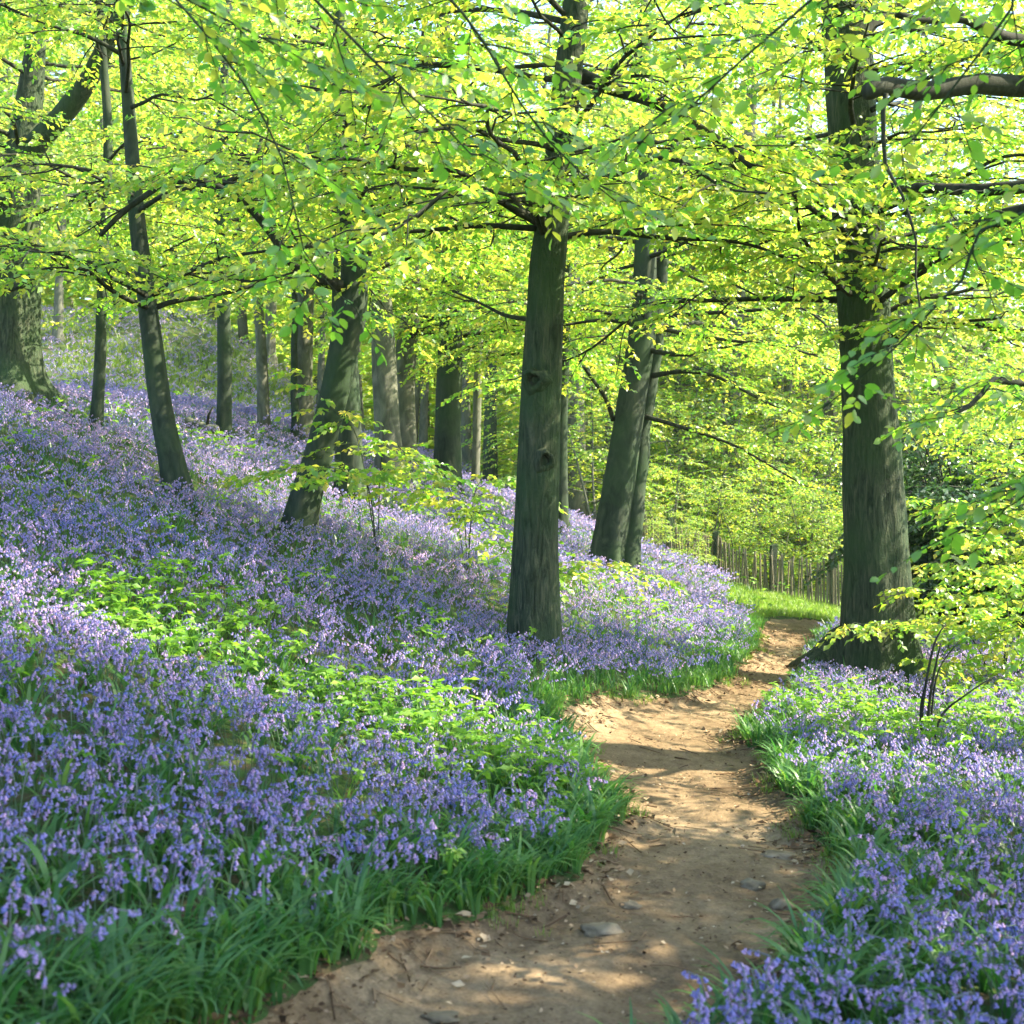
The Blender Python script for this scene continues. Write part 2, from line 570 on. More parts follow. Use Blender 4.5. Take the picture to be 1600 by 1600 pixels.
class Crown:
    """gathers twigs, then turns them into leaves"""
    def __init__(self, rng, sp2=.42, l2=1.3, sp3=.22, l3=.55, nl=7, ls=.075, kind='mid', droop=.18, t0=.25, twigtubes=False, sec_r=.010, minz=-99.):
        self.__dict__.update(locals())
        self.mb = MB()
        self.tw = []

    def along(self, P, t0=None, l2=None):
        rng = self.rng
        P = np.asarray(P, float)
        seg = np.linalg.norm(np.diff(P, axis=0), axis=1)
        cum = np.concatenate([[0], np.cumsum(seg)])
        Lt = cum[-1]
        t0 = self.t0 if t0 is None else t0
        l2 = self.l2 if l2 is None else l2
        n = max(2, int(Lt * (1 - t0) / self.sp2))
        side = 1 if rng.random() < .5 else -1
        for i in range(n + 1):
            t = t0 + (1 - t0) * (i + rng.uniform(-.3, .3)) / n
            t = min(max(t, .02), 1.0)
            s = t * Lt
            p = np.array([np.interp(s, cum, P[:, k]) for k in range(3)])
            q = np.array([np.interp(min(s + .1, Lt), cum, P[:, k]) for k in range(3)]) - np.array([np.interp(max(s - .1, 0), cum, P[:, k]) for k in range(3)])
            d = nrm(q)
            side = -side
            if i == n:
                a = 0.
            else:
                a = side * rng.uniform(.5, 1.2)
            h = nrm(np.array((d[0] * math.cos(a) - d[1] * math.sin(a), d[0] * math.sin(a) + d[1] * math.cos(a), 0.0)) + 1e-6)
            h = nrm(h + np.array((0, 0, .45 * d[2] + rng.uniform(-.12, .22))))
            l = l2 * (1.1 - .65 * t) * rng.uniform(.65, 1.25)
            self.second(p, h, l)

    def second(self, p, h, l):
        rng = self.rng
        w = rng.normal(0, .05, 3) * l
        k = 5
        s = np.linspace(0, 1, k)[:, None]
        Q = p + h * l * s + np.array((0, 0, -self.droop * l)) * s ** 2 + w * np.sin(s * 5)
        tube(self.mb, Q, np.linspace(self.sec_r, self.sec_r * .35, k) * (0.6 + l * .4), 4, 0, cap=False)
        n = max(2, int(l / self.sp3))
        sd = 1
        for j in range(n + 1):
            t = .12 + .88 * (j + rng.uniform(-.2, .2)) / n
            t = min(max(t, .05), 1.)
            q = np.array([np.interp(t, s[:, 0], Q[:, c]) for c in range(3)])
            a = sd * rng.uniform(.45, 1.0) if j < n else 0.
            sd = -sd
            d = np.array((h[0] * math.cos(a) - h[1] * math.sin(a), h[0] * math.sin(a) + h[1] * math.cos(a), h[2] * .5 + rng.uniform(-.38, .22) - self.droop * t * .8))
            self.tw.append(np.concatenate([q, nrm(d), [self.l3 * rng.uniform(.5, 1.2) * (1.1 - .4 * t)]]))

    def build(self, name, mats, parent):
        rng = self.rng
        T = np.array(self.tw)
        if self.minz > -90:
            T = T[T[:, 2] > self.minz]
        if self.twigtubes:
            for q in T:
                d, l = q[3:6], q[6]
                s = np.linspace(0, 1, 3)[:, None]
                tube(self.mb, q[:3] + d * l * s + np.array((0, 0, -.15 * l)) * s ** 2, np.array((.0035, .0025, .0012)), 3, 0, cap=False)
        n = self.nl
        m = len(T)
        tt = np.tile(np.linspace(.1, 1, n), (m, 1)) + rng.uniform(-.06, .06, (m, n))
        sd = np.tile(np.where(np.arange(n) % 2 == 0, 1., -1.), (m, 1))
        sd[:, -1] *= .15
        d = T[:, None, 3:6]
        l = T[:, 6][:, None, None]
        P = T[:, None, :3] + d * l * tt[..., None] + np.array((0, 0, -.15)) * l * (tt ** 2)[..., None]
        lat = nrm(np.cross(d, np.array((0, 0, 1.))))
        D = d * .65 + lat * sd[..., None] * .8 + np.array((0, 0, -.36)) + rng.normal(0, .26, (m, n, 3))
        Nn = np.array((0, 0, 1.)) + rng.normal(0, .55, (m, n, 3))
        S = self.ls * rng.uniform(.65, 1.25, (m, n))
        twt = rng.uniform(-.30, .30, (m, 1))
        ti = np.clip(.44 + twt + rng.normal(0, .2, (m, n)), 0, 1)
        add_leaves(self.mb, P.reshape(-1, 3), D.reshape(-1, 3), Nn.reshape(-1, 3), S.ravel(), ti.ravel(), self.kind, 1)
        return self.mb.build(name, mats, parent)


def trunk_radial(base, flare=.55, lobes=5, seed=0, rough=.035, knots=()):
    bx, by, bz = base

    def f(P, U, Vv, th):
        h = (P[:, 2] - bz)[:, None]
        dirx = np.cos(th)[None] * U[:, 0:1] + np.sin(th)[None] * Vv[:, 0:1]
        diry = np.cos(th)[None] * U[:, 1:2] + np.sin(th)[None] * Vv[:, 1:2]
        az = np.arctan2(diry, dirx)
        lob = .5 + .5 * np.cos(az * lobes + seed * 1.7 + .6 * np.sin(az * 2 + seed))
        fl = flare * np.exp(-np.maximum(h, -.1) / .22) * (.35 + .9 * lob) + flare * .28 * np.exp(-np.maximum(h, 0) / .9) * (.4 + .6 * lob)
        r = 1 + fl + rough * snoise(az * 2.0, h * 1.5, seed, seed) + rough * .6 * snoise(az * 5.0, h * 4.0, seed, seed + 3)
        r = r + .03 * np.cos(az * lobes + seed * 1.7) * np.exp(-np.maximum(h, 0) / 2.5)
        for (kh, ka, kr, amp) in knots:
            da = np.angle(np.exp(1j * (az - ka)))
            q = (da / kr[0]) ** 2 + ((h - kh) / kr[1]) ** 2
            r = r + amp * np.exp(-q) - amp * .9 * np.exp(-(((da) / (kr[0] * .4)) ** 2 + ((h - kh + kr[1] * .25) / (kr[1] * .35)) ** 2))
        return r
    return f


def limb_obj(tree, P, r0, r1, mat, crown=None, t0=None, sides=10, name='limb', l2=None, step=.14, wob=.038):
    Q, par = catmull(P, step)
    Q = Q + wob * np.stack([snoise(Q[:, 2] * 2.1, Q[:, 1] * 2.3, Q[:, 0] * 1.7, k + 3) for k in range(3)], -1)
    mb = MB()
    rr = r0 + (r1 - r0) * par ** .8
    tube(mb, Q, rr * (1 + .06 * snoise(par * 30, par * 11, 0, 4)), sides, 0)
    o = mb.build(name, [mat], tree)
    if crown is not None:
        crown.along(Q, t0, l2)
    return o


def rand_limb(rng, p, az, L, el, dr):
    s = np.linspace(0, 1, 6)[:, None]
    h = np.array((math.cos(az), math.sin(az), 0))
    w = np.array((-h[1], h[0], 0)) * rng.uniform(-.18, .18) * L
    return p + h * L * s + np.array((0, 0, 1.)) * (el * L * s - dr * L * s ** 2) + w * s ** 2 + rng.normal(0, .025 * L, (6, 3)) * s


def at_height(Q, z):
    i = int(np.argmin(np.abs(Q[:, 2] - z)))
    return Q[i], i


def make_tree(name, label, trace, d, widths, top=12., bark='bark_smooth', crown=None, limbs=12, lh=(3.5, 11.), ll=3.2, az=None,
              flare=.5, lobes=5, sides=28, seed=1, knots=(), cat='tree', group=None, extra=(), el=(.05, .5), dr=.32, step=.10, fork=None):
    """trace: photo-pixel centre line from the base up, standing at distance d; widths: (px width) per trace point"""
    rng = np.random.default_rng(seed * 101 + 7)
    P = np.array([W(px, py, d) for px, py in trace])
    gz = float(ground_z(P[0][0], P[0][1]))
    P = P - np.array((0, 0, 0))
    P[0, 2] = gz
    rad = np.array(widths) / 2 / FPX * d
    # depth wander so that the stem is not in one plane
    P[:, 1] += .12 * np.sin((P[:, 2] - gz) * .6 + seed)- .12 * math.sin(seed)
    if P[-1, 2] < top:
        dirv = nrm(P[-1] - P[-2])
        dirv = nrm(dirv + np.array((0, 0, 1.0)))
        k = (top - P[-1, 2]) / dirv[2]
        P = np.vstack([P, P[-1] + dirv * k * .5 + rng.normal(0, .1, 3), P[-1] + dirv * k])
        rad = np.concatenate([rad, [rad[-1] * .6, rad[-1] * .18]])
    base = np.array((P[0, 0], P[0, 1], gz))
    root = thing(name, base, label, cat, group)
    Pb = np.vstack([P[0] - np.array((0, 0, .35)) - (P[1] - P[0]) / np.linalg.norm(P[1] - P[0]) * .0, P])
    rb = np.concatenate([[rad[0]], rad])
    Q, par = catmull(Pb, step)
    rr = np.interp(par * (len(Pb) - 1), np.arange(len(Pb)), rb)
    mb = MB()
    tube(mb, Q, rr, sides, 0, radial=trunk_radial(base, flare, lobes, seed, knots=knots))
    mb.build('trunk', [M[bark]], root)
    cr = Crown(rng, **(crown or {}))
    limbs = int(limbs * 1.9)
    zs = np.sort(lh[0] + (min(lh[1], top - .8) - lh[0]) * rng.random(limbs) ** 1.9) if limbs else []
    for k, z in enumerate(zs):
        p, i = at_height(Q, z)
        f = (z - lh[0]) / max(.1, lh[1] - lh[0])
        a = (k * 2.4 + rng.uniform(-.5, .5)) if az is None else rng.uniform(*az)
        if az is None and d < 18 and k % 2:
            a = rng.uniform(-2.7, -.45)          # half of the limbs lean out over the open side, towards the path
        L = ll * (1.05 - .5 * f) * rng.uniform(.75, 1.2)
        r0 = min(rr[i] * .45, .008 + .0085 * L)
        limb_obj(root, rand_limb(rng, p, a, L, rng.uniform(*el), dr), r0, .006, M['bark_dark'], cr, sides=7)
    for e in extra:
        e(root, cr, Q)
    if cr.tw:
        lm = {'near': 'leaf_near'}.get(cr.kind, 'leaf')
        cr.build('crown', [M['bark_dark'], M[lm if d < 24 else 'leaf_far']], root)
    return root


def surface_root(offs, r):
    """a root running out over the ground from the trunk's foot"""
    def f(root, cr, Q):
        b = root.location
        P = []
        for k, (dx, dy) in enumerate(offs):
            q = k / (len(offs) - 1)
            P.append((b.x + dx, b.y + dy, float(ground_z(b.x + dx, b.y + dy)) + (.12 + 1.9 * r) * (1 - q) ** 2.0 - .02 - .05 * q))
        Qr, par = catmull(np.array(P), .06)
        mb = MB()
        tube(mb, Qr, r * (1 - .72 * par) * (1 + .08 * snoise(par * 14, par * 9, 0, 2)), 14, 0)
        mb.build('root', [M['bark_ridged']], root)
    return f


def knot_at(px, py, w, h, seed):
    """the healed scar of a lost limb: a bulging collar of bark round a dark hollow, on the trunk's face"""
    def f(root, cr, Q):
        c, i = at_height(Q, W(px, py, root.location.y)[2])
        d = root.location.y
        R0 = f.r
        cx = W(px, py, d)[0]
        off = cx - c[0]
        yy = c[1] - math.sqrt(max(R0 ** 2 - off ** 2, .01)) + .015
        ctr = np.array((cx, yy, c[2]))
        nv = nrm(np.array((off, yy - c[1], 0)))
        tv = np.cross((0, 0, 1.), nv)
        ww, hh = w / FPX * d / 2, h / FPX * d / 2
        a = np.linspace(0, TAU, 26, endpoint=False)
        prof = [(1.25, -.035), (1.05, .012), (.85, .045), (.62, .05), (.45, .02), (.30, -.015), (.05, -.03)]
        V = []
        for k, (q, hgt) in enumerate(prof):
            jit = 1 + .12 * np.sin(a * 3 + seed) + .07 * np.sin(a * 7 + seed * 2)
            lift = hgt * (1 + .5 * np.sin(a))
            V.append(ctr + (q * ww * jit * np.cos(a))[:, None] * tv + (q * hh * jit * np.sin(a))[:, None] * np.array((0, 0, 1.)) + lift[:, None] * nv)
        V = np.vstack(V)
        n = 26
        ii = np.arange(len(prof) - 1)[:, None] * n
        k = np.arange(n)[None]
        F = np.stack([ii + k, ii + (k + 1) % n, ii + n + (k + 1) % n, ii + n + k], -1).reshape(-1, 4)
        mb = MB()
        mb.add(V[:5 * n], F[:4 * n], 0)
        mb.add(V[4 * n:], F[:2 * n], 1)
        mb.build('knot', [M['bark_ridged'], M['bark_dark']], root)
    f.r = .185
    return f


def front_limbs(zs, L, seed):
    """short leafy limbs on the open side, facing the path"""
    def f(root, cr, Q):
        rng = np.random.default_rng(seed)
        for z in zs:
            p, i = at_height(Q, z)
            limb_obj(root, rand_limb(rng, p, rng.uniform(-2.4, -.8), L * rng.uniform(.8, 1.2), rng.uniform(.05, .3), .3), .022, .005, M['bark_dark'], cr, .12, sides=7)
    return f


def px_limb(pts, d0, d1, w0, w1, leafy=True, t0=.25, l2=None, mat='bark_dark'):
    """a limb traced along photo pixels, running from distance d0 to d1"""
    def f(root, cr, Q):
        n = len(pts)
        P = [W(px, py, d0 + (d1 - d0) * i / (n - 1)) for i, (px, py) in enumerate(pts)]
        limb_obj(root, P, w0 / 2 / FPX * d0, w1 / 2 / FPX * d1, M[mat], cr if leafy else None, t0, l2=l2)
    return f


# ------------------------------------------------------------------ the trees one can tell apart
D = {}
for k, (px, py) in dict(T1=(15, 618), T2=(150, 676), T3=(275, 782), T4=(350, 686), T5=(412, 672), T6=(470, 690), T7=(468, 836), T8=(548, 792),
                        T9=(612, 757), T10=(634, 738), T11=(695, 768), T12=(742, 772), T13=(765, 722), T14=(836, 1034), T15=(878, 836),
                        T16=(955, 890), T17=(1372, 1058)).items():
    D[k] = hit(px, py)
print("DIST", {k: (round(v, 1) if v else v) for k, v in D.items()})

c_mid = dict(ls=.068, nl=14, sp2=.28, l2=1.3, sp3=.13, l3=.5)
c_big = dict(ls=.068, nl=15, sp2=.27, l2=1.5, sp3=.13, l3=.55)
c_back = dict(ls=.13, nl=8, sp2=.48, l2=1.7, sp3=.25, l3=.7)

make_tree('beech_tree', 'broad ridged trunk with two dark knots rising from the bluebells left of the path', 
          [(836, 1034), (836, 930), (838, 850), (842, 700), (846, 600), (851, 500), (856, 410), (868, 300), (884, 150), (898, 20), (905, -100)], D['T14'],
          [84, 76, 70, 64, 62, 58, 54, 46, 42, 40, 36], top=10.5, bark='bark_ridged', crown=c_mid, limbs=17, lh=(3.8, 10), ll=2.4, seed=2, flare=.16, sides=64, step=.04,
          knots=((D['T14'] * (1003 - 600) / FPX, -1.75, (.38, .09), .10), (D['T14'] * (1003 - 720) / FPX, -1.35, (.30, .09), .09)),
          extra=[front_limbs((4.1, 4.5, 4.9, 5.3, 5.7), 1.3, 6), knot_at(834, 602, 38, 34, 1), knot_at(849, 722, 28, 34, 2),
                 px_limb([(880, 110), (940, 142), (1000, 160), (1060, 182), (1120, 215), (1170, 262)], D['T14'], D['T14'] - 1.2, 26, 8),
                 px_limb([(850, 500), (800, 490), (760, 478), (700, 455)], D['T14'], D['T14'] + 1.2, 10, 3, True, .5, .6)])
make_tree('beech_tree', 'stoutest trunk with spreading roots standing beside the right edge of the path',
          [(1372, 1058), (1369, 960), (1366, 880), (1361, 790), (1356, 700), (1350, 620), (1345, 500), (1338, 380), (1332, 250), (1328, 120), (1322, 40), (1316, -90)], D['T17'],
          [118, 108, 98, 92, 86, 82, 80, 78, 76, 74, 70, 62], top=13.5, bark='bark_ridged', crown=c_big, limbs=16, lh=(3.4, 13), ll=2.8, seed=3, flare=.42, lobes=6, sides=72, step=.05,
          extra=[front_limbs((4.0, 4.5, 5.0, 5.5, 5.9, 6.3, 6.8), 1.6, 5), surface_root([(.05, .0), (-.35, .05), (-.62, -.05), (-.85, -.25), (-1.0, -.5)], .21), surface_root([(.0, .1), (-.35, .35), (-.55, .75), (-.6, 1.1)], .17), surface_root([(.1, -.1), (.35, -.3), (.6, -.65)], .13),
                 px_limb([(1330, 70), (1365, 35), (1400, 14), (1460, -20)], D['T17'], D['T17'] + .5, 24, 10),
                 px_limb([(1345, 470), (1300, 440), (1262, 370), (1225, 300)], D['T17'], D['T17'] - 2.2, 12, 4, True, .2),
                 px_limb([(1360, 560), (1420, 520), (1480, 500), (1560, 505)], D['T17'], D['T17'] - 2.0, 12, 4, True, .25)])
make_tree('beech_tree', 'twin stemmed beech with two trunks fused at the base on the bank',
          [(950, 893), (958, 820), (968, 750), (985, 640), (998, 560), (1007, 500), (1010, 400), (1014, 250), (1010, 100)], D['T16'],
          [60, 54, 50, 45, 43, 42, 36, 28, 22], top=12.5, crown=c_big, limbs=17, lh=(4.6, 12), ll=3.6, seed=4, flare=.45, sides=40, step=.07, dr=.25, el=(-.1, .35),
          extra=[px_limb([(977, 902), (986, 830), (995, 750), (1009, 640), (1021, 560), (1029, 500), (1038, 380), (1054, 200)], D['T16'] - .1, D['T16'] + .4, 40, 18, False, mat='bark_smooth'),
                 px_limb([(1020, 590), (1060, 585), (1110, 590), (1170, 615), (1230, 640)], D['T16'], D['T16'] - 1.5, 9, 3, True, .2, 1.0),
                 px_limb([(1012, 545), (1060, 555), (1110, 545), (1160, 535)], D['T16'], D['T16'] - 1.5, 10, 3, True, .3, 1.0),
                 px_limb([(1010, 650), (1070, 665), (1140, 690), (1210, 730), (1260, 760)], D['T16'], D['T16'] - 1., 8, 2, True, .2, 1.0),
                 px_limb([(960, 660), (935, 600), (905, 560), (890, 540)], D['T16'], D['T16'] - 1., 8, 3, True, .3, .8)])
make_tree('beech_tree', 'thick dark trunk leaning to the right with a long crooked limb reaching left',
          [(466, 836), (480, 770), (496, 715), (516, 640), (532, 560), (545, 490), (550, 430), (540, 330), (528, 230), (522, 120), (525, 0)], D['T7'],
          [50, 46, 44, 44, 45, 50, 42, 26, 22, 20, 18], top=9.5, crown=c_mid, limbs=10, lh=(4.3, 9), ll=2.6, seed=5, flare=.22, sides=40, step=.05,
          extra=[px_limb([(535, 450), (500, 437), (462, 420), (440, 390), (400, 335), (340, 295), (262, 284), (205, 325), (160, 370)], D['T7'], D['T7'] - .5, 20, 8, False),
                 px_limb([(262, 284), (210, 288), (160, 300), (115, 307)], D['T7'] - .4, D['T7'] - .8, 10, 5, True, .3, .7),
                 px_limb([(340, 295), (400, 268), (440, 275), (468, 295)], D['T7'] - .3, D['T7'] - .3, 9, 4, True, .2, .7),
                 px_limb([(555, 450), (572, 400), (600, 330), (640, 240), (660, 120)], D['T7'] + .1, D['T7'] + .6, 26, 10, True, .2)])
make_tree('beech_tree', 'slender trunk curving up to the left alone in the bluebells, pale light on its side',
          [(279, 782), (268, 725), (255, 670), (244, 610), (234, 540), (220, 440), (207, 340), (198, 220), (190, 100), (180, -40)], D['T3'],
          [44, 38, 36, 34, 32, 28, 26, 22, 18, 15], top=9.5, crown=c_mid, limbs=10, lh=(3.6, 9), ll=2.2, seed=6, flare=.2, sides=32, step=.05)
make_tree('oak_tree', 'massive knotted trunk at the top of the bluebell bank with a burr below its fork',
          [(12, 618), (12, 560), (14, 500), (18, 430), (22, 360), (28, 290), (36, 235)], D['T1'],
          [104, 92, 86, 80, 74, 66, 50], top=9.0, bark='bark_ridged', crown=c_mid, limbs=7, lh=(5.3, 9.5), ll=2.8, seed=7, flare=.4, sides=56, step=.06,
          knots=((2.2, -1.2, (.35, .14), .12), (.9, -1.6, (.4, .15), -.10)),
          extra=[px_limb([(30, 275), (58, 228), (100, 185), (138, 130), (165, 70), (195, 5), (225, -60)], D['T1'], D['T1'] - .9, 40, 22, True, .7, mat='bark_ridged'),
                 px_limb([(-30, 475), (0, 460), (50, 440), (95, 415), (150, 425), (200, 445)], D['T1'] - 2, D['T1'] - 3, 18, 5, True, .5, .8)])
make_tree('beech_tree', 'thin straight young trunk nearest the massive knotted one on the bank',
          [(150, 676), (154, 620), (158, 560), (162, 470), (170, 350), (177, 220), (171, 100), (165, -20)], D['T2'],
          [22, 18, 17, 16, 15, 14, 12, 10], top=9.5, crown=c_mid, limbs=8, lh=(4.4, 9), ll=2.0, seed=8, flare=.15, sides=20)
make_tree('beech_tree', 'slim straight trunk with a fallen log lying at its foot',
          [(350, 686), (352, 620), (353, 540), (352, 430), (349, 340), (346, 250), (352, 130), (355, 0)], D['T4'],
          [24, 22, 21, 21, 20, 16, 13, 10], top=11.5, crown=c_mid, limbs=10, lh=(5.2, 11), ll=2.6, seed=9, flare=.18, sides=24,
          extra=[px_limb([(352, 345), (368, 310), (395, 270), (410, 220)], D['T4'], D['T4'] + .3, 13, 6)])
make_tree('beech_tree', 'dark trunk half hidden behind the thick leaning one',
          [(548, 792), (546, 720), (544, 640), (540, 560), (536, 440), (530, 300)], D['T8'],
          [48, 42, 40, 38, 34, 26], top=10, crown=c_mid, limbs=8, lh=(4.5, 9.5), ll=2.6, seed=10, flare=.3, sides=32)
make_tree('beech_tree', 'tall dark straight trunk left of the ridged one, foliage against its top',
          [(696, 768), (699, 690), (701, 600), (704, 500), (706, 400), (703, 250), (697, 120), (690, -20)], D['T11'],
          [46, 41, 40, 37, 34, 28, 24, 18], top=13.5, crown=dict(c_mid, ls=.1), limbs=12, lh=(5.2, 13), ll=3.2, seed=11, flare=.2, sides=32,
          extra=[px_limb([(712, 480), (745, 470), (780, 500), (815, 512)], D['T11'], D['T11'] - 2, 9, 4, True, .4, .8)])
make_tree('beech_tree', 'thin pole like trunk just right of the tall dark straight one',
          [(742, 772), (744, 700), (746, 600), (748, 500), (747, 380), (742, 250)], D['T12'],
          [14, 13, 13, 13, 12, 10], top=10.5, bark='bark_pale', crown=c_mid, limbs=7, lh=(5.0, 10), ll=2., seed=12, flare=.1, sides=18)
make_tree('beech_tree', 'narrow dark trunk showing past the right side of the ridged one',
          [(878, 836), (878, 780), (877, 700), (879, 600), (882, 500), (885, 380)], D['T15'],
          [24, 20, 20, 20, 19, 15], top=10.5, crown=c_mid, limbs=8, lh=(4.6, 10), ll=2.6, seed=13, flare=.15, sides=22)
make_tree('beech_tree', 'pale thin trunk standing behind the log, sunlit down one side',
          [(412, 672), (410, 600), (408, 530), (402, 440), (394, 330), (388, 200)], D['T5'],
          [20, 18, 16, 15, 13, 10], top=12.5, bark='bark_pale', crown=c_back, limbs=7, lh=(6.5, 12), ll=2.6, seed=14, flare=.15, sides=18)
make_tree('beech_tree', 'wide pale grey trunk left of the leaning one, far up the bank',
          [(474, 692), (474, 600), (478, 500), (482, 400), (486, 250)], D['T6'],
          [36, 30, 28, 26, 20], top=13.5, bark='bark_pale', crown=c_back, limbs=9, lh=(6.8, 13), ll=3.2, seed=15, flare=.3, sides=24,
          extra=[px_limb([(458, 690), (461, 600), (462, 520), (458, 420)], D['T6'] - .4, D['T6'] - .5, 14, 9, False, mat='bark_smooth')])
make_tree('beech_tree', 'pale trunk with a bright sunlit right edge and a forked foot',
          [(612, 757), (607, 690), (603, 610), (600, 540), (596, 440), (590, 300)], D['T9'],
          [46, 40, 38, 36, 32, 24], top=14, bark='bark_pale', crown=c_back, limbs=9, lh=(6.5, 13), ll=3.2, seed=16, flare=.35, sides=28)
make_tree('beech_tree', 'grey trunk sending one level limb out to the right behind the dark straight one',
          [(636, 738), (634, 690), (632, 620), (634, 550), (642, 480), (650, 380)], D['T10'],
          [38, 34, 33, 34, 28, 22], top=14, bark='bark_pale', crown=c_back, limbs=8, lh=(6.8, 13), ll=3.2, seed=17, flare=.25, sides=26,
          extra=[px_limb([(640, 530), (665, 520), (710, 522), (760, 520), (800, 512)], D['T10'], D['T10'] - .5, 14, 6, True, .5)])
make_tree('beech_tree', 'small dark distant trunk right of the thin pole like one',
          [(766, 722), (766, 640), (768, 560), (770, 450)], D['T13'] or 34,
          [24, 20, 18, 16], top=14, crown=c_back, limbs=8, lh=(6, 13), ll=3., seed=18, flare=.2, sides=18)

# trees whose trunks stand outside the picture and whose limbs reach into it
def overhang(name, label, base, trunk_pts, r, limbs, seed, crown, lm, bark='bark_ridged', rnd=None):
    rng = np.random.default_rng(seed)
    gz = float(ground_z(base[0], base[1]))
    root = thing(name, (base[0], base[1], gz), label, 'tree')
    P = np.array([(base[0], base[1], gz - .3), (base[0], base[1], gz)] + [tuple(q) for q in trunk_pts])
    Q, par = catmull(P, .12)
    rr = np.interp(par, [0, .3, 1], [r * 1.1, r, r * .35])
    mb = MB()
    tube(mb, Q, rr, 28, 0, radial=trunk_radial((base[0], base[1], gz), .4, 5, seed))
    mb.build('trunk', [M[bark]], root)
    cr = Crown(rng, **crown)
    for (P, r0, r1, t0, l2) in limbs:
        limb_obj(root, np.array(P), r0, r1, M['bark_dark' if r0 > .015 else 'bark_smooth'], cr if t0 is not None else None, t0, l2=l2)
    if rnd:
        n, z0, z1, az, ll = rnd
        for k in range(n):
            z = z0 + (z1 - z0) * (k + .5) / n
            p, i = at_height(Q, z)
            limb_obj(root, rand_limb(rng, p, rng.uniform(*az), ll * rng.uniform(.7, 1.2), rng.uniform(.05, .4), .25), .05, .008, M['bark_dark'], cr, sides=6)
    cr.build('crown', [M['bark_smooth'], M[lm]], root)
    return root


def pxl(pts, d0, d1):
    return [W(px, py, d0 + (d1 - d0) * i / (len(pts) - 1)) for i, (px, py) in enumerate(pts)]


c_near = dict(ls=.062, nl=8, sp2=.17, l2=.75, sp3=.11, l3=.32, kind='near', twigtubes=True, sec_r=.006, droop=.25)
overhang('oak_tree', 'heavy black limbs reaching in past the stoutest trunk, one with a hanging dead shoot', (4.9, 8.2), [(4.85, 8.2, 2.5), (4.7, 8.2, 5), (4.6, 8.3, 8.5)], .34,
         [(pxl([(1930, 60), (1760, 105), (1600, 128), (1530, 133), (1450, 145), (1380, 140), (1352, 142)], 8.2, 7.2), .085, .05, None, None),
          (pxl([(1378, 150), (1376, 175), (1386, 250), (1392, 262), (1410, 300), (1420, 380), (1418, 440), (1432, 490), (1440, 520)], 7.25, 7.1), .016, .004, None, None),
          (pxl([(1930, 200), (1760, 250), (1640, 280), (1540, 292), (1450, 290), (1385, 288)], 8.2, 8.8), .075, .03, .55, .6),
          (pxl([(1930, 250), (1760, 300), (1600, 330), (1540, 348), (1490, 390), (1440, 420)], 8.2, 9.4), .11, .03, .6, .7),
          (pxl([(1930, -20), (1700, 40), (1560, 60), (1480, 30), (1400, 20)], 8.2, 7.0), .06, .02, .4, .8),
          (pxl([(1930, 420), (1760, 540), (1640, 590), (1560, 600), (1500, 640)], 8.2, 6.4), .05, .01, .35, .6)],
         21, c_near, 'leaf_near', rnd=(3, 6.6, 8.2, (-.6, 1.2), 1.8))
TL = (-2.7, 2.4)
overhang('beech_tree', 'leafy boughs hanging over the top of the view, blurred large green leaves', TL, [(-2.7, 2.4, 2.5), (-2.6, 2.4, 5), (-2.5, 2.5, 7.5)], .26,
         [([(-2.6, 2.4, 4.3)] + pxl([(-120, -190), (130, -90), (330, 20), (490, 100)], 4.2, 4.7), .012, .003, .45, .55),
          ([(-2.6, 2.4, 4.6)] + pxl([(200, -260), (430, -60), (600, 120), (730, 250)], 4.5, 5.1), .013, .003, .5, .6),
          ([(-2.6, 2.4, 5.0)] + pxl([(470, -290), (680, -40), (830, 160), (960, 300)], 4.9, 5.6), .013, .003, .5, .6),
          ([(-2.6, 2.4, 4.1)] + pxl([(60, -200), (330, 60), (440, 250), (470, 400), (530, 470)], 4.6, 5.4), .008, .002, .72, .42)],
         22, c_near, 'leaf_near', bark='bark_smooth')
overhang('beech_tree', 'bright sprays drooping across the stoutest trunk from above the right border', (4.4, 3.6), [(4.4, 3.6, 2.5), (4.4, 3.6, 5), (4.3, 3.7, 8.5)], .24,
         [([(4.4, 3.6, 4.4)] + pxl([(1500, -320), (1330, -60), (1180, 80), (1060, 190)], 4.3, 4.9), .013, .003, .5, .6),
          ([(4.4, 3.6, 3.2)] + pxl([(1660, 300), (1500, 440), (1390, 550), (1280, 640)], 4.5, 5.2), .009, .003, .62, .36),
          ([(4.4, 3.6, 4.6)] + pxl([(1750, -220), (1590, 0), (1490, 120), (1420, 210)], 4.4, 5.0), .010, .003, .6, .42),
          ([(4.4, 3.6, 2.6)] + pxl([(1800, 640), (1650, 730), (1580, 790), (1510, 830)], 4.4, 4.9), .008, .002, .72, .3)],
         23, c_near, 'leaf_near', bark='bark_smooth')
c_shade = dict(ls=.10, nl=10, sp2=.26, l2=1.2, sp3=.13, l3=.45)
overhang('beech_tree', 'beech standing out of view to the right whose crown shades the front of the path', (7.4, 4.3), [(7.4, 4.3, 2.5), (7.3, 4.3, 5), (7.2, 4.3, 12)], .28,
         [], 24, c_shade, 'leaf', bark='bark_smooth', rnd=(84, 3.6, 11.6, (0, TAU), 2.9))
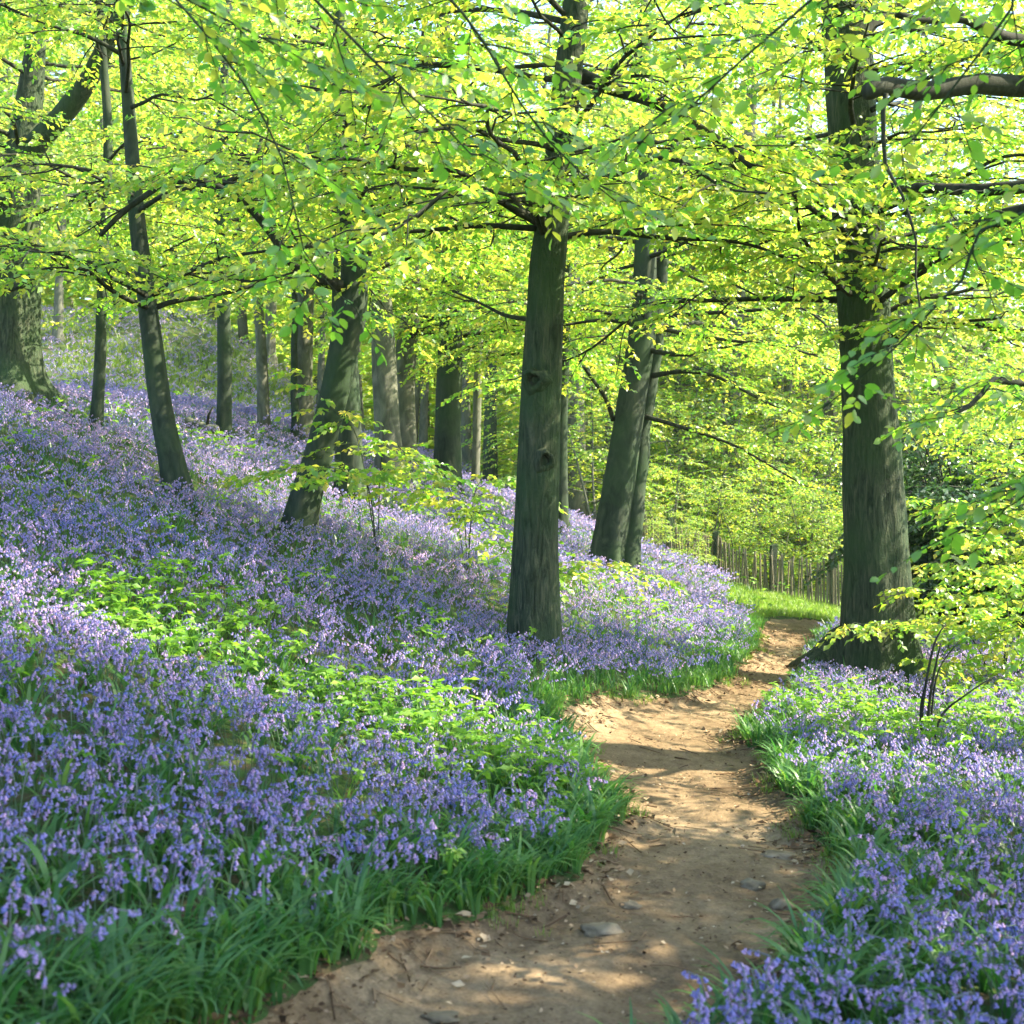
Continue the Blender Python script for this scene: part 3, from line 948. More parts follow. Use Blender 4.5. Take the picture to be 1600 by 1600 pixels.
# ------------------------------------------------------------------ background trees and bushes
def proto_tree(name, seed, H, c0, ll, nl, crown, r=.22, lean=.06, bark='bark_pale', bush=False, leafmat='leaf_far'):
    rng = np.random.default_rng(seed)
    root = thing(name, (0, 0, 0), 'x', 'tree')
    cr = Crown(rng, **crown)
    stems = 3 if bush else 1
    wood = MB()
    for s in range(stems):
        a = rng.uniform(0, TAU)
        lv = np.array((math.cos(a), math.sin(a), 0)) * (lean + (.22 if bush else 0)) * H
        t = np.linspace(0, 1, 7)[:, None]
        P = np.array((0, 0, -.3)) + lv * t ** 1.2 + np.array((0, 0, H + .3)) * t + rng.normal(0, .025 * H / 3, (7, 3)) * t
        Q, par = catmull(P, .3)
        if bush:
            tube(wood, Q, r * (1 - par * .85), 7, 0)
        else:
            tube(wood, Q, r * (1 - par * .85), 14, 0, radial=trunk_radial((0, 0, 0), .4, 5, seed))
        n = nl // stems
        for k in range(n):
            z = c0 + (H * .97 - c0) * (k + rng.uniform(0, 1)) / n
            p, i = at_height(Q, z)
            f = (z - c0) / (H - c0)
            L = ll * (1.05 - .6 * f) * rng.uniform(.7, 1.2)
            LP = rand_limb(rng, p, rng.uniform(0, TAU), L, rng.uniform(0, .45), .3)
            tube(wood, LP, np.linspace(.007 + (.005 if bush else .010) * L, .004, 6), 5, 0)
            cr.along(LP)
    wood.build('trunk', [M[bark]], root)
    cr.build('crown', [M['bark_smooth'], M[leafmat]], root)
    return root


def copy_thing(o, loc, rz, sc, label, group):
    c = o.copy()
    C.objects.link(c)
    c.location, c.rotation_euler, c.scale = loc, (0, 0, rz), (sc, sc, sc)
    for ch in list(o.children):
        k = ch.copy()
        C.objects.link(k)
        k.parent = c
    c["label"] = label
    c["group"] = group
    return c


c_wall = dict(ls=.125, nl=10, sp2=.58, l2=1.8, sp3=.28, l3=.75)
tallA = proto_tree('beech_tree', 31, 15, 5.0, 4.2, 26, c_wall)
tallB = proto_tree('beech_tree', 32, 13, 3.6, 3.8, 26, c_wall, r=.16)
bushA = proto_tree('beech_sapling', 33, 6.5, .5, 2.3, 48, dict(c_wall, ls=.088, sp2=.40, l2=1.1, l3=.55, sp3=.20, nl=11), r=.05, bush=True, bark='bark_pale', leafmat='leaf')
bushB = proto_tree('beech_sapling', 34, 5.0, .4, 2.1, 45, dict(c_wall, ls=.088, sp2=.40, l2=1.0, l3=.5, sp3=.20, nl=11), r=.045, bush=True, bark='bark_pale', leafmat='leaf')
rb = np.random.default_rng(77)
LT = 'tall pale beech in the sunlit wood beyond the fence and the bank'
LB = 'bushy young beech with layered yellow green leaves near the fence'
used = {}


def put(proto, px, d, sc, label, group):
    x = (px - 800) / FPX * d
    z = float(ground_z(x, d))
    rz = rb.uniform(0, TAU)
    if proto.name not in used:
        used[proto.name] = 1
        proto.location, proto.rotation_euler, proto.scale = (x, d, z), (0, 0, rz), (sc, sc, sc)
        proto["label"], proto["group"] = label, group
        return proto
    return copy_thing(proto, (x, d, z), rz, sc, label, group)


GT, GB = 'tall beeches in the wood behind', 'young beeches by the fence'
for px, d, k in ((880, 46, 0), (1150, 47, 0), (1225, 46, 0), (1310, 48, 0), (1060, 42, 0), (970, 44, 1), (900, 33, 0), (1010, 40, 1), (1130, 38, 0), (1240, 42, 1), (1080, 47, 0), (1340, 44, 0), (1450, 50, 1), (1560, 46, 0),
                 (1400, 39, 0), (1500, 42, 1), (1600, 40, 0), (1540, 56, 0), (1430, 58, 0), (1640, 54, 1), (820, 42, 1), (730, 40, 0), (660, 46, 1), (560, 44, 0), (500, 48, 1), (420, 50, 0), (330, 54, 1),
                 (240, 56, 0), (170, 48, 1), (90, 44, 1), (20, 34, 0), (-60, 28, 1), (950, 50, 1), (1180, 52, 0), (-90, 40, 0)):
    put((tallA, tallB)[k], px, d + rb.uniform(-1, 1), rb.uniform(.95, 1.15) * (1.42 if 780 < px < 1700 else 1.), LT, GT)
for px, d, k, sc in ((1035, 26.2, 1, .25), (1085, 25.2, 0, .2), (1000, 31, 1, .55), (1050, 29.5, 0, .42), (1105, 28.5, 1, .5), (1160, 28, 0, .4), (1215, 27.5, 1, .5), (1265, 27, 0, .4), (1315, 27, 1, .55), (1370, 27, 0, .5),
                     (1030, 34, 0, .8), (1090, 33, 1, .95), (1150, 33, 0, .75), (1205, 32.5, 1, .95), (1260, 32, 0, .75), (1310, 32, 1, .9), (1380, 31, 0, .8), (1450, 29, 1, .8),
                     (930, 31, 1, .9), (840, 33, 0, .9), (980, 38, 0, 1.2), (1060, 38, 1, 1.4), (1130, 38, 0, 1.25), (1195, 37, 1, 1.4), (1255, 37, 0, 1.2), (1320, 36, 1, 1.4), (1400, 36, 0, 1.2),
                     (1530, 27, 0, .8), (1610, 25, 1, .8), (1480, 35, 1, 1.3), (1570, 34, 0, 1.2), (1650, 33, 1, 1.3), (900, 38, 1, 1.3)):
    put((bushA, bushB)[k], px, d, sc * rb.uniform(.92, 1.08), LB, GB)

# saplings and low sprays among the trunks
def sapling(label, base_px, d, stems, crown=None, seed=1, lm='leaf', cat='sapling', name='beech_sapling'):
    rng = np.random.default_rng(seed)
    x, y, _ = W(base_px, 800, d)
    z = float(ground_z(x, y))
    root = thing(name, (x, y, z), label, cat)
    cr = Crown(rng, **(crown or dict(ls=.075, nl=9, sp2=.13, l2=.55, sp3=.10, l3=.26, t0=.15, twigtubes=False, sec_r=.005)))
    wood = MB()
    for pts, r in stems:
        P = [np.array((x, y, z - .05))] + [W(px, py, dd) for px, py, dd in pts]
        Q, par = catmull(P, .12)
        tube(wood, Q, r * .62 * (1 - .8 * par), 6, 0)
        cr.along(Q, t0=.35)
    wood.build('stem', [M['bark_smooth']], root)
    cr.build('crown', [M['bark_smooth'], M[lm]], root)
    return root


d7 = D['T7']
sapling('low leafy sapling holding a flat spray in front of the leaning trunk', 590, d7 + .6, [([(575, 760, d7), (540, 735, d7 - .7), (470, 730, d7 - 1.2), (400, 745, d7 - 1.4)], .012),
        ([(600, 700, d7 + .6), (650, 720, d7 + .3), (700, 740, d7)], .011), ([(560, 690, d7), (520, 640, d7 - .6), (480, 590, d7 - .8)], .01)], seed=41)
sapling('sapling with several thin sprays at the foot of the tall dark straight trunk', 730, 13, [([(720, 790, 13), (660, 770, 12.6), (600, 765, 12.4)], .011),
        ([(740, 800, 13), (780, 850, 12.2), (800, 890, 11.8)], .009), ([(745, 760, 13), (790, 745, 12.8), (840, 770, 12.6)], .009), ([(700, 760, 13.2), (640, 735, 13), (610, 735, 13)], .009)], seed=42)
sapling('small sapling spreading bright leaves between the ridged trunk and the twin stemmed beech', 905, 13.5, [([(905, 890, 13.5), (870, 895, 13), (850, 905, 12.6)], .008),
        ([(925, 885, 13.5), (980, 895, 13), (1020, 905, 12.8)], .008)], seed=43)
d17 = D['T17']
sapling('low beech bush with level sunlit sprays right of the stoutest trunk', 1560, 11.5, [([(1520, 1000, 11.5), (1460, 975, 11.2), (1400, 972, 11), (1345, 975, 10.8)], .014),
        ([(1540, 980, 11.5), (1490, 930, 11.3), (1440, 920, 11.2)], .012), ([(1580, 1000, 11.5), (1600, 940, 11.2), (1620, 880, 11)], .012), ([(1570, 1030, 11.5), (1510, 1040, 11.1), (1460, 1030, 11)], .010),
        ([(1600, 1040, 11.5), (1640, 1010, 11.2), (1700, 990, 11)], .012), ([(1575, 960, 11.8), (1560, 880, 11.8), (1530, 830, 11.6)], .012), ([(1600, 1060, 11.2), (1560, 1060, 10.8), (1520, 1065, 10.6)], .01),
        ([(1570, 1000, 11.6), (1530, 960, 11.5), (1490, 965, 11.4)], .01), ([(1600, 1020, 11.4), (1580, 980, 11.2), (1550, 1000, 11)], .01), ([(1620, 1000, 11.4), (1600, 960, 11.), (1590, 1010, 10.8)], .01),
        ([(1580, 1000, 11.8), (1620, 920, 11.8), (1580, 900, 11.6)], .01), ([(1640, 1060, 11.), (1610, 1090, 10.6), (1570, 1095, 10.4)], .01)],
        dict(ls=.065, nl=9, sp2=.11, l2=.62, sp3=.09, l3=.28, t0=.1, sec_r=.004), seed=44, cat='bush')
sapling('yellow green beech bush growing in front of the dark holly thicket', 1680, 14.5, [([(1640, 900, 14.5), (1580, 850, 14), (1510, 840, 13.6)], .016), ([(1660, 860, 14.5), (1600, 760, 14.2), (1540, 700, 14)], .016),
        ([(1690, 850, 14.5), (1680, 700, 14.5), (1600, 620, 14.2)], .018), ([(1640, 940, 14.3), (1570, 940, 13.8), (1500, 930, 13.4)], .014),
        ([(1640, 880, 14.5), (1560, 800, 14.0), (1460, 780, 13.5)], .014), ([(1670, 800, 14.5), (1560, 690, 14.2), (1470, 660, 13.8)], .014), ([(1640, 920, 14.3), (1560, 890, 13.8), (1470, 880, 13.4)], .014), ([(1690, 780, 14.5), (1640, 640, 14.4), (1560, 590, 14.)], .016)],
        dict(ls=.08, nl=9, sp2=.13, l2=.85, sp3=.11, l3=.36, t0=.1, sec_r=.005), seed=45, cat='bush')

# holly thicket right of the stout trunk
def thicket(label, px, d, rad, seed, n=26, name='holly_bush'):
    rng = np.random.default_rng(seed)
    x, y, _ = W(px, 800, d)
    z = float(ground_z(x, y))
    root = thing(name, (x, y, z), label, 'bush')
    cr = Crown(rng, ls=.085, nl=11, sp2=.17, l2=.8, sp3=.10, l3=.36, t0=.1, droop=.35)
    wood = MB()
    for k in range(n):
        a = rng.uniform(0, TAU)
        rr = rng.uniform(.5, 1.)
        P = np.array([(x, y, z), (x + math.cos(a) * .15 * rad[0], y + math.sin(a) * .15 * rad[0], z + rad[1] * rng.uniform(.2, .5)),
                      (x + math.cos(a) * .6 * rad[0] * rr, y + math.sin(a) * .6 * rad[0] * rr, z + rad[1] * rng.uniform(.3, .9)),
                      (x + math.cos(a) * rad[0] * rr, y + math.sin(a) * rad[0] * rr, z + rad[1] * rng.uniform(.15, .95))])
        Q, par = catmull(P, .2)
        tube(wood, Q, .025 * (1 - .75 * par), 6, 0)
        cr.along(Q, t0=.12)
    wood.build('stem', [M['bark_dark']], root)
    cr.build('crown', [M['bark_dark'], M['leaf_holly']], root)


thicket('dark holly thicket behind the stoutest trunk, a black hollow under it', 1500, 18.5, (2.0, 3.4), 51, 32)
thicket('dark glossy holly behind the yellow green beech bush at the sloping edge', 1620, 16.5, (1.8, 2.7), 52, 28)

# bare coppice shoots among the bluebells on the right
x, y, _ = W(1445, 800, 8.6)
z = float(ground_z(x, y))
root = thing('bare_shoot', (x, y, z), 'clump of bare dark shoots standing in the bluebells in front of the stoutest trunk', 'sapling')
for pts, w in (([(1452, 1160), (1440, 1130), (1448, 1060), (1462, 1000), (1478, 975)], 6), ([(1447, 1160), (1452, 1100), (1462, 1040), (1470, 1005)], 6),
               ([(1458, 1160), (1470, 1120), (1510, 1085), (1550, 1058)], 5), ([(1452, 1160), (1458, 1090), (1470, 1040), (1500, 1000)], 4), ([(1442, 1160), (1438, 1110), (1445, 1070)], 4)):
    dd = 8.6
    mb = MB()
    P = [W(a, b, dd) for a, b in pts]
    P[0] = np.array((x, y, z - .05)) + (P[0] - np.array((x, y, P[0][2]))) * np.array((1, 1, 0))
    Q, par = catmull(P, .05)
    tube(mb, Q, w / 2 / FPX * dd * (1 - .6 * par), 7, 0)
    mb.build('shoot', [M['bark_dark']], root)

# fallen log
d4 = D['T4']
P = np.array([W(292, 672, d4 - .3), W(318, 663, d4 - .4), W(338, 658, d4 - .5)])
for q in P:
    q[2] = float(ground_z(q[0], q[1])) + .13
P[2, 2] += .06
root = thing('fallen_log', P[0], 'short fallen log lying in the bluebells against a slim trunk', 'log')
mb = MB()
Q, par = catmull(P, .05)
tube(mb, Q, .075 * (1 + .15 * snoise(par * 9, par * 3)), 14, 0)
mb.build('log', [M['bark_pale']], root)
mb = MB()
tube(mb, np.array([Q[-4], Q[-4] + np.array((.05, -.1, .2)), Q[-4] + np.array((.12, -.12, .32))]), np.array((.025, .02, .012)), 7, 0)
mb.build('snag', [M['bark_dark']], root)

# ------------------------------------------------------------------ chestnut paling fence
fx = np.array([2.3, 3.4, 4.7, 5.7, 6.6, 7.8, 9.2, 11.0])
fy = np.array([28.6, 27.4, 26.0, 25.0, 24.3, 23.8, 23.5, 23.3])
fz = ground_z(fx, fy)
fence = thing('paling_fence', (fx[3], fy[3], float(fz[3])), 'weathered split paling fence with square posts along the end of the path', 'fence')
cum = np.concatenate([[0], np.cumsum(np.hypot(np.diff(fx), np.diff(fy)))])
def fpos(s):
    a, b = np.interp(s, cum, fx), np.interp(s, cum, fy)
    return np.array((a, b, float(ground_z(a, b))))
def box(mb, c, hx, hy, z0, z1, rot=0, lean=(0, 0), tint=.5, top=0.):
    cr_, sr = math.cos(rot), math.sin(rot)
    V = []
    for zz, k in ((z0, 0), (z1, 1)):
        for sx, sy in ((-1, -1), (1, -1), (1, 1), (-1, 1)):
            V.append((c[0] + sx * hx * cr_ - sy * hy * sr + lean[0] * k, c[1] + sx * hx * sr + sy * hy * cr_ + lean[1] * k, zz + k * top * sx))
    mb.add(V, [(0, 3, 2, 1), (4, 5, 6, 7), (0, 1, 5, 4), (1, 2, 6, 5), (2, 3, 7, 6), (3, 0, 4, 7)], 0, tint)
rf = np.random.default_rng(9)
for s in np.arange(.4, cum[-1], 1.35):
    c = fpos(s)
    mb = MB()
    box(mb, c, .06, .06, c[2] - .3, c[2] + 1.10 + rf.uniform(-.06, .08), rf.uniform(-.3, .3), rf.normal(0, .03, 2), top=.02)
    mb.build('post', [M['bark_ridged']], fence, smooth=False)
mb = MB()
for s in np.arange(0, cum[-1], .062):
    c = fpos(s) + np.array((0, -.09, 0))
    h = .84 + rf.normal(0, .05)
    box(mb, c, rf.uniform(.012, .022), .009, c[2] - .02, c[2] + h, rf.normal(-.6, .25), rf.normal(0, .035, 2), top=rf.uniform(-.02, .02))
mb.build('paling', [M['wood_pale']], fence, smooth=False)
for hz in (.25, .72):
    mb = MB()
    tube(mb, np.array([fpos(s) + np.array((0, -.075, hz)) for s in np.arange(0, cum[-1], .4)]), .006, 5, 0)
    mb.build('wire', [M['bark_dark']], fence)

# ------------------------------------------------------------------ stones, roots on the path
def stone(px, py, w, h, seed, label):
    rng = np.random.default_rng(seed)
    d = hit(px, py)
    x, y, _ = W(px, py, d)
    z = float(ground_z(x, y))
    a, b = np.meshgrid(np.linspace(0, TAU, 22, endpoint=False), np.linspace(0, math.pi, 12))
    sx, sy, sz = np.sin(b) * np.cos(a), np.sin(b) * np.sin(a), np.cos(b)
    r = 1 + .22 * snoise(sx * 2, sy * 2, sz * 2, seed) + .08 * snoise(sx * 6, sy * 6, sz * 6, seed)
    wm, hm = w / FPX * d / 2, h / FPX * d
    V = np.stack([x + sx * r * wm, y + sy * r * wm * .8, z - hm * .12 + sz * r * hm * .75], -1)
    mb = MB()
    n = 22
    i = np.arange(11)[:, None] * n
    k = np.arange(n)[None]
    mb.add(V.reshape(-1, 3), np.stack([i + k, i + n + k, i + n + (k + 1) % n, i + (k + 1) % n], -1).reshape(-1, 4))
    o = mb.build('stone', [M['stone']])
    tag(o, label, 'stone')
stone(1176, 1384, 40, 14, 1, 'dark pointed stone sticking out of the middle of the path')
stone(1222, 1415, 40, 16, 2, 'rounded buff stone beside the right edge of the path')
stone(940, 1452, 70, 14, 3, 'broad flat stone sunk into the path near the left plants')
stone(1218, 1338, 60, 12, 4, 'flat greenish stone at the right plants further up the path')
stone(985, 1415, 34, 9, 5, 'small half buried stone on the left of the trodden earth')
stone(690, 1590, 60, 9, 6, 'long low stone nearest the camera at the bottom of the path')

# ------------------------------------------------------------------ ground plants
def replicate(mb, tmpls, pos, rz, sc, lean=None, tint_off=None, rng=R):
    """tmpls: list of (V, [(F, mat, tint)]); copies them to pos with rotation about z, scale and lean"""
    k = rng.integers(0, len(tmpls), len(pos))
    for t, (V, FL) in enumerate(tmpls):
        I = np.where(k == t)[0]
        if not len(I):
            continue
        c, s = np.cos(rz[I])[:, None], np.sin(rz[I])[:, None]
        S = sc[I][:, None]
        x = (V[None, :, 0] * c - V[None, :, 1] * s) * S
        y = (V[None, :, 0] * s + V[None, :, 1] * c) * S
        z = V[None, :, 2] * S
        if lean is not None:
            x = x + lean[I, 0:1] * z
            y = y + lean[I, 1:2] * z
        VV = np.stack([x + pos[I, 0:1], y + pos[I, 1:2], z + pos[I, 2:3]], -1).reshape(-1, 3)
        off = (np.arange(len(I)) * len(V))[:, None, None]
        base = mb.n
        mb.v.append(VV.astype(np.float32))
        mb.n += len(VV)
        to = tint_off[I] if tint_off is not None else np.zeros(len(I))
        for F, mat, tint in FL:
            FF = (F[None] + off).reshape(-1, F.shape[1]) + base
            tn = np.clip(np.asarray(tint)[None] + to[:, None], 0, 1).ravel()
            (mb.f3 if F.shape[1] == 3 else mb.f4).append((FF, np.full(len(FF), mat, np.int32), tn.astype(np.float32)))


def mb_template(mb):
    V = np.concatenate(mb.v)
    return V, [(F, int(m[0]), t) for F, m, t in mb.f3 + mb.f4]


def bell(mb, p, d, L, r, sides, rings, tint, mat):
    d = nrm(d)
    a = nrm(np.cross(d, (0.31, .77, .2)))
    b = np.cross(d, a)
    th = np.arange(sides) / sides * TAU
    V = []
    for (f, k) in rings:
        V.append(p + d * L * f + r * k * (np.cos(th)[:, None] * a + np.sin(th)[:, None] * b))
    V = np.vstack(V)
    n = len(rings)
    i = np.arange(n - 1)[:, None] * sides
    k = np.arange(sides)[None]
    mb.add(V, np.stack([i + k, i + (k + 1) % sides, i + sides + (k + 1) % sides, i + sides + k], -1).reshape(-1, 4), mat, tint)


def bluebell(rng, lod, petal_mat=1):
    """returns (stem MB, flower MB)"""
    H = rng.uniform(.30, .40)
    a = 0.0
    st, fl = MB(), MB()
    n = 8 if lod == 0 else 4
    t = np.linspace(0, 1, n)[:, None]
    bend = rng.uniform(.05, .10)
    P = np.array((0, 0, H)) * t + np.array((bend, 0, 0)) * t ** 2.5 + np.array((bend * .7, 0, -bend * .8)) * np.clip((t - .8) / .2, 0, 1) ** 2
    tube(st, P, np.linspace(.0035, .0018, n), 5 if lod == 0 else 3, 0, cap=False, tint=rng.uniform(.1, .5))
    if lod == 0:
        tube(fl, np.array([[np.interp(f, t[:, 0], P[:, c]) for c in range(3)] for f in np.linspace(.6, 1, 7)]), .0028, 5, 0, cap=False, tint=.9)
    nb = {0: rng.integers(8, 13), 1: rng.integers(7, 10), 2: 6}[lod]
    for k in range(nb):
        f = .64 + .36 * k / (nb - 1)
        p = np.array([np.interp(f, t[:, 0], P[:, c]) for c in range(3)])
        az = rng.uniform(-1.5, 1.5) if rng.random() < .75 else rng.uniform(0, TAU)
        out = np.array((math.cos(az), math.sin(az), 0))
        q = p + out * rng.uniform(.010, .020) + np.array((0, 0, rng.uniform(-.004, .006)))
        L = rng.uniform(.018, .024) * (1.0 - .25 * (f - .64) / .36)
        dd = out * rng.uniform(.2, .7) + np.array((0, 0, -1.0))
        ti = float(np.clip(rng.normal(.45, .18), 0, 1))
        if lod == 0:
            tube(fl, np.array([p, q]), .001, 3, 0, cap=False, tint=.9)
            bell(fl, q, dd, L, .0056, 7, [(0, .35), (.15, .85), (.65, .95), (.9, 1.3), (1.0, 1.9)], ti, petal_mat)
        elif lod == 1:
            bell(fl, q, dd, L * 1.05, .0066, 4, [(0, .5), (.6, 1.0), (1.0, 1.7)], ti, petal_mat)
        else:
            s = .013
            u_ = nrm(rng.normal(0, 1, 3) * np.array((1, 1, .3)))
            fl.add([q - u_ * s, q + u_ * s, q + u_ * s * 1.2 + nrm(dd) * L * 1.4, q - u_ * s * 1.2 + nrm(dd) * L * 1.4], [(0, 1, 2, 3)], petal_mat, ti)
    return st, fl


def joined(st, fl):
    m = MB()
    for s in (st, fl):
        off = m.n
        m.v += s.v
        for F, a, t in s.f3: m.f3.append((F + off, a, t))
        for F, a, t in s.f4: m.f4.append((F + off, a, t))
        m.n += s.n
    return mb_template(m)


def blade(mb, rng, L, w, arch, az, seg, base=(0, 0, 0), tint=.5, mat=0, up=1.0):
    t = np.linspace(0, 1, seg + 1)
    h = np.array((math.cos(az), math.sin(az), 0))
    lat = np.array((-h[1], h[0], 0))
    ang = (math.pi / 2 - .2) * up - arch * t ** 1.3
    ds = L / seg
    pts = np.zeros((seg + 1, 3))
    for i in range(seg):
        pts[i + 1] = pts[i] + ds * (h * math.cos(ang[i]) + np.array((0, 0, math.sin(ang[i]))))
    pts = pts + np.asarray(base)
    wd = w * np.array([.7, 1, .95, .75, .45, .08])[np.round(t * 5).astype(int)] if seg >= 3 else w * np.array([.9, .9, .1])[:seg + 1]
    V = np.vstack([pts + lat * wd[:, None], pts - lat * wd[:, None]])
    n = seg + 1
    mb.add(V, [(i, i + n, i + n + 1, i + 1) for i in range(seg)], mat, tint)


def tuft(rng, nb, L, w, seg, spread=.05, arch=(1.0, 2.4)):
    mb = MB()
    for k in range(nb):
        a = rng.uniform(0, TAU)
        blade(mb, rng, L * rng.uniform(.6, 1.15), w * rng.uniform(.7, 1.2), rng.uniform(*arch), a, seg,
              (math.cos(a) * spread * rng.random(), math.sin(a) * spread * rng.random(), -.01), float(np.clip(rng.normal(.45, .2), 0, 1)))
    return mb_template(mb)


def herb(rng, nst, far=False):
    """cluster of lobed leaves on short stalks"""
    mb = MB()
    for k in range(nst):
        a = rng.uniform(0, TAU)
        h = rng.uniform(.06, .27)
        top = np.array((math.cos(a) * rng.uniform(.03, .12), math.sin(a) * rng.uniform(.03, .12), h))
        if not far:
            tube(mb, np.array([(0, 0, -.01), top * np.array((.5, .5, .6)), top]), .002, 3, 0, cap=False, tint=.4)
        nl = 3 if far else 6
        a0 = rng.uniform(0, TAU)
        P = np.repeat(top[None], nl, 0)
        az = a0 + np.arange(nl) / nl * TAU + rng.normal(0, .15, nl)
        Dv = np.stack([np.cos(az), np.sin(az), rng.uniform(-.7, .4, nl)], -1)
        add_leaves(mb, P, Dv, np.array((0, 0, 1.)) + rng.normal(0, .4, (nl, 3)), rng.uniform(.028, .056, nl) * (1.3 if far else 1), np.clip(rng.normal(.5, .2, nl), 0, 1), 'mid', 0)
    return mb_template(mb)


HALF = 800 / FPX
trees_xy = []
for o in C.objects:
    if o.get("category") == 'tree' and o.parent is None:
        trees_xy.append((o.location.x, o.location.y))
trees_xy = np.array(trees_xy)
T17x = (1372 - 800) / FPX * D['T17']


def scatter(y0, y1, dens, margin=1.2, seed=0, right=True):
    rng = np.random.default_rng(seed)
    wmax = HALF * y1 + margin
    n = int((y1 - y0) * 2 * wmax * dens)
    x = rng.uniform(-wmax, wmax, n)
    y = rng.uniform(y0, y1, n)
    k = np.abs(x) < HALF * y + margin
    x, y = x[k], y[k]
    k = ~in_path(x, y)
    # shrink away from trunks
    x, y = x[k], y[k]
    near = trees_xy[np.abs(trees_xy[:, 1] - (y0 + y1) / 2) < (y1 - y0) / 2 + 1]
    for tx, ty in near:
        kk = (x - tx) ** 2 + (y - ty) ** 2 > (.5 if abs(tx - T17x) < .2 else .3 if abs(ty - D['T16']) < .3 else .5 if abs(ty - D['T1']) < .2 else .06)
        x, y = x[kk], y[kk]
    return x, y


def edge_dist(x, y):
    return np.where(y < 21, np.maximum(pathL(y) - x, x - pathR(y)), 9.)


def green_patch(x, y):
    """0..1, where leafy herbs crowd out the flowers: a band running down the bank to the path"""
    # band centre from the photograph's green streak, as world points on the bank
    n = snoise(x * 1.1, y * 1.1, 0, 8)
    bx = np.array([-2.6, -2.1, -1.4, -.65, 0., .3])
    by = np.array([7.3, 7.15, 7.0, 6.8, 6.3, 6.0])
    yc = np.interp(x, bx, by)
    band = np.exp(-((y - yc) / (.50 + .2 * n)) ** 2) * (x > -2.6) * (x < .5)
    r = x - pathR(y)
    bandr = np.exp(-((y - 8.9 + .25 * (x - 2.5) + .3 * n) / .75) ** 2) * (r > 0) * (x < 4.6)
    blob = sstep(.55, 1.0, snoise(x * .55 + 3, y * .55, 0, 9)) * .6
    return np.clip(np.maximum(np.maximum(band, bandr * .6), blob), 0, 1)


def flower_density(x, y):
    e = edge_dist(x, y)
    right = x > footx(y)
    wide = np.where(right, .07 + .20 * sstep(4.0, 5.0, y), .26 + .30 * (1 - sstep(4.6, 6.2, y)))
    d = sstep(.02, wide, e)
    d = d * (1 - .62 * green_patch(x, y))
    d = d * (.65 + .35 * sstep(-.5, .5, snoise(x * 1.7, y * 1.7, 0, 12)))
    # verge beyond the bend is grass
    verge = (y > 18.0) & (x > footx(y) - .45 - .02 * (y - 18))
    d = np.where(verge, 0, d)
    d = np.where((x > footx(y)) & (y > 15.5), 0, d)
    return d


rngb = np.random.default_rng(5)
T0 = [bluebell(rngb, 0) for _ in range(10)]
T1 = [bluebell(rngb, 1) for _ in range(8)]
T2 = [bluebell(rngb, 2) for _ in range(8)]
wind = np.array((.02, -.03))

mbB = MB()
near_pts = []
for (y0, y1, dens, lod, sd) in ((2.2, 4.2, 190, 0, 1), (4.2, 6.6, 205, 0, 2), (6.6, 10.0, 215, 1, 3), (10., 15., 165, 1, 4), (15., 22., 110, 2, 5), (22., 32., 50, 2, 6), (32., 52., 26, 2, 7)):
    x, y = scatter(y0, y1, dens, 1.3, sd)
    rr = np.random.default_rng(100 + sd)
    k = rr.random(len(x)) < flower_density(x, y)
    x, y = x[k], y[k]
    z = ground_z(x, y) - .01
    P = np.stack([x, y, z], -1)
    rz = rr.uniform(0, TAU, len(x))
    sc = rr.uniform(.60, .92, len(x)) * (.93 if y1 < 7 else .92) * (1.0 if y1 < 16 else (1.1 if y1 < 23 else 1.5))
    lean = rr.normal(0, .12, (len(x), 2)) + wind
    to = rr.normal(0, .12, len(x)) + .12 * snoise(x * .8, y * .8, 0, 14)
    if lod == 0:
        near_pts.append((P, rz, sc, lean, to))
        continue
    replicate(mbB, [joined(*t) for t in ((T1, T2)[lod - 1])], P, rz, sc, lean, to, rr)

# the nearest bluebells in view are flowers of their own, the rest one carpet
P, rz, sc, lean, to = [np.concatenate([a[i] for a in near_pts]) for i in range(5)]
tipz = P[:, 2] + .33 * sc
u_ = 800 + P[:, 0] / P[:, 1] * FPX
v_ = 800 - (tipz - CAMZ) / P[:, 1] * FPX
inview = (u_ > 5) & (u_ < 1595) & (v_ > 0) & (v_ < 1590)
order = np.where(inview)[0][np.argsort(P[inview, 1])]
own = order[:290]
rest = np.setdiff1d(np.arange(len(P)), own)
replicate(mbB, [joined(*t) for t in T0], P[rest], rz[rest], sc[rest], lean[rest], to[rest], np.random.default_rng(8))
o = mbB.build('bluebell_carpet', [M['stem'], M['petal']])
tag(o, kind='stuff')
me_st = [s.mesh('stem', [M['stem']]) for s, f in T0]
me_fl = [f.mesh('flower_head', [M['stem'], M['petal']]) for s, f in T0]
ro = np.random.default_rng(3)
for i in own:
    k = int(ro.integers(0, len(T0)))
    rightside = P[i, 0] > 0 and P[i, 0] > pathR(P[i, 1]) - .05
    lab = ('nodding bluebell on an arching stem in the nearest clump right of the path' if rightside
           else 'nodding bluebell on an arching stem above the long leaves left of the path')
    t = thing('bluebell', P[i], lab, 'flower', 'nearest bluebells right of the path' if rightside else 'nearest bluebells left of the path')
    t.rotation_euler = (lean[i, 1] * -1.0, lean[i, 0], rz[i])
    t.scale = (sc[i],) * 3
    for nm, me in (('stem', me_st[k]), ('flower_head', me_fl[k])):
        c = bpy.data.objects.new(nm, me)
        C.objects.link(c)
        c.parent = t

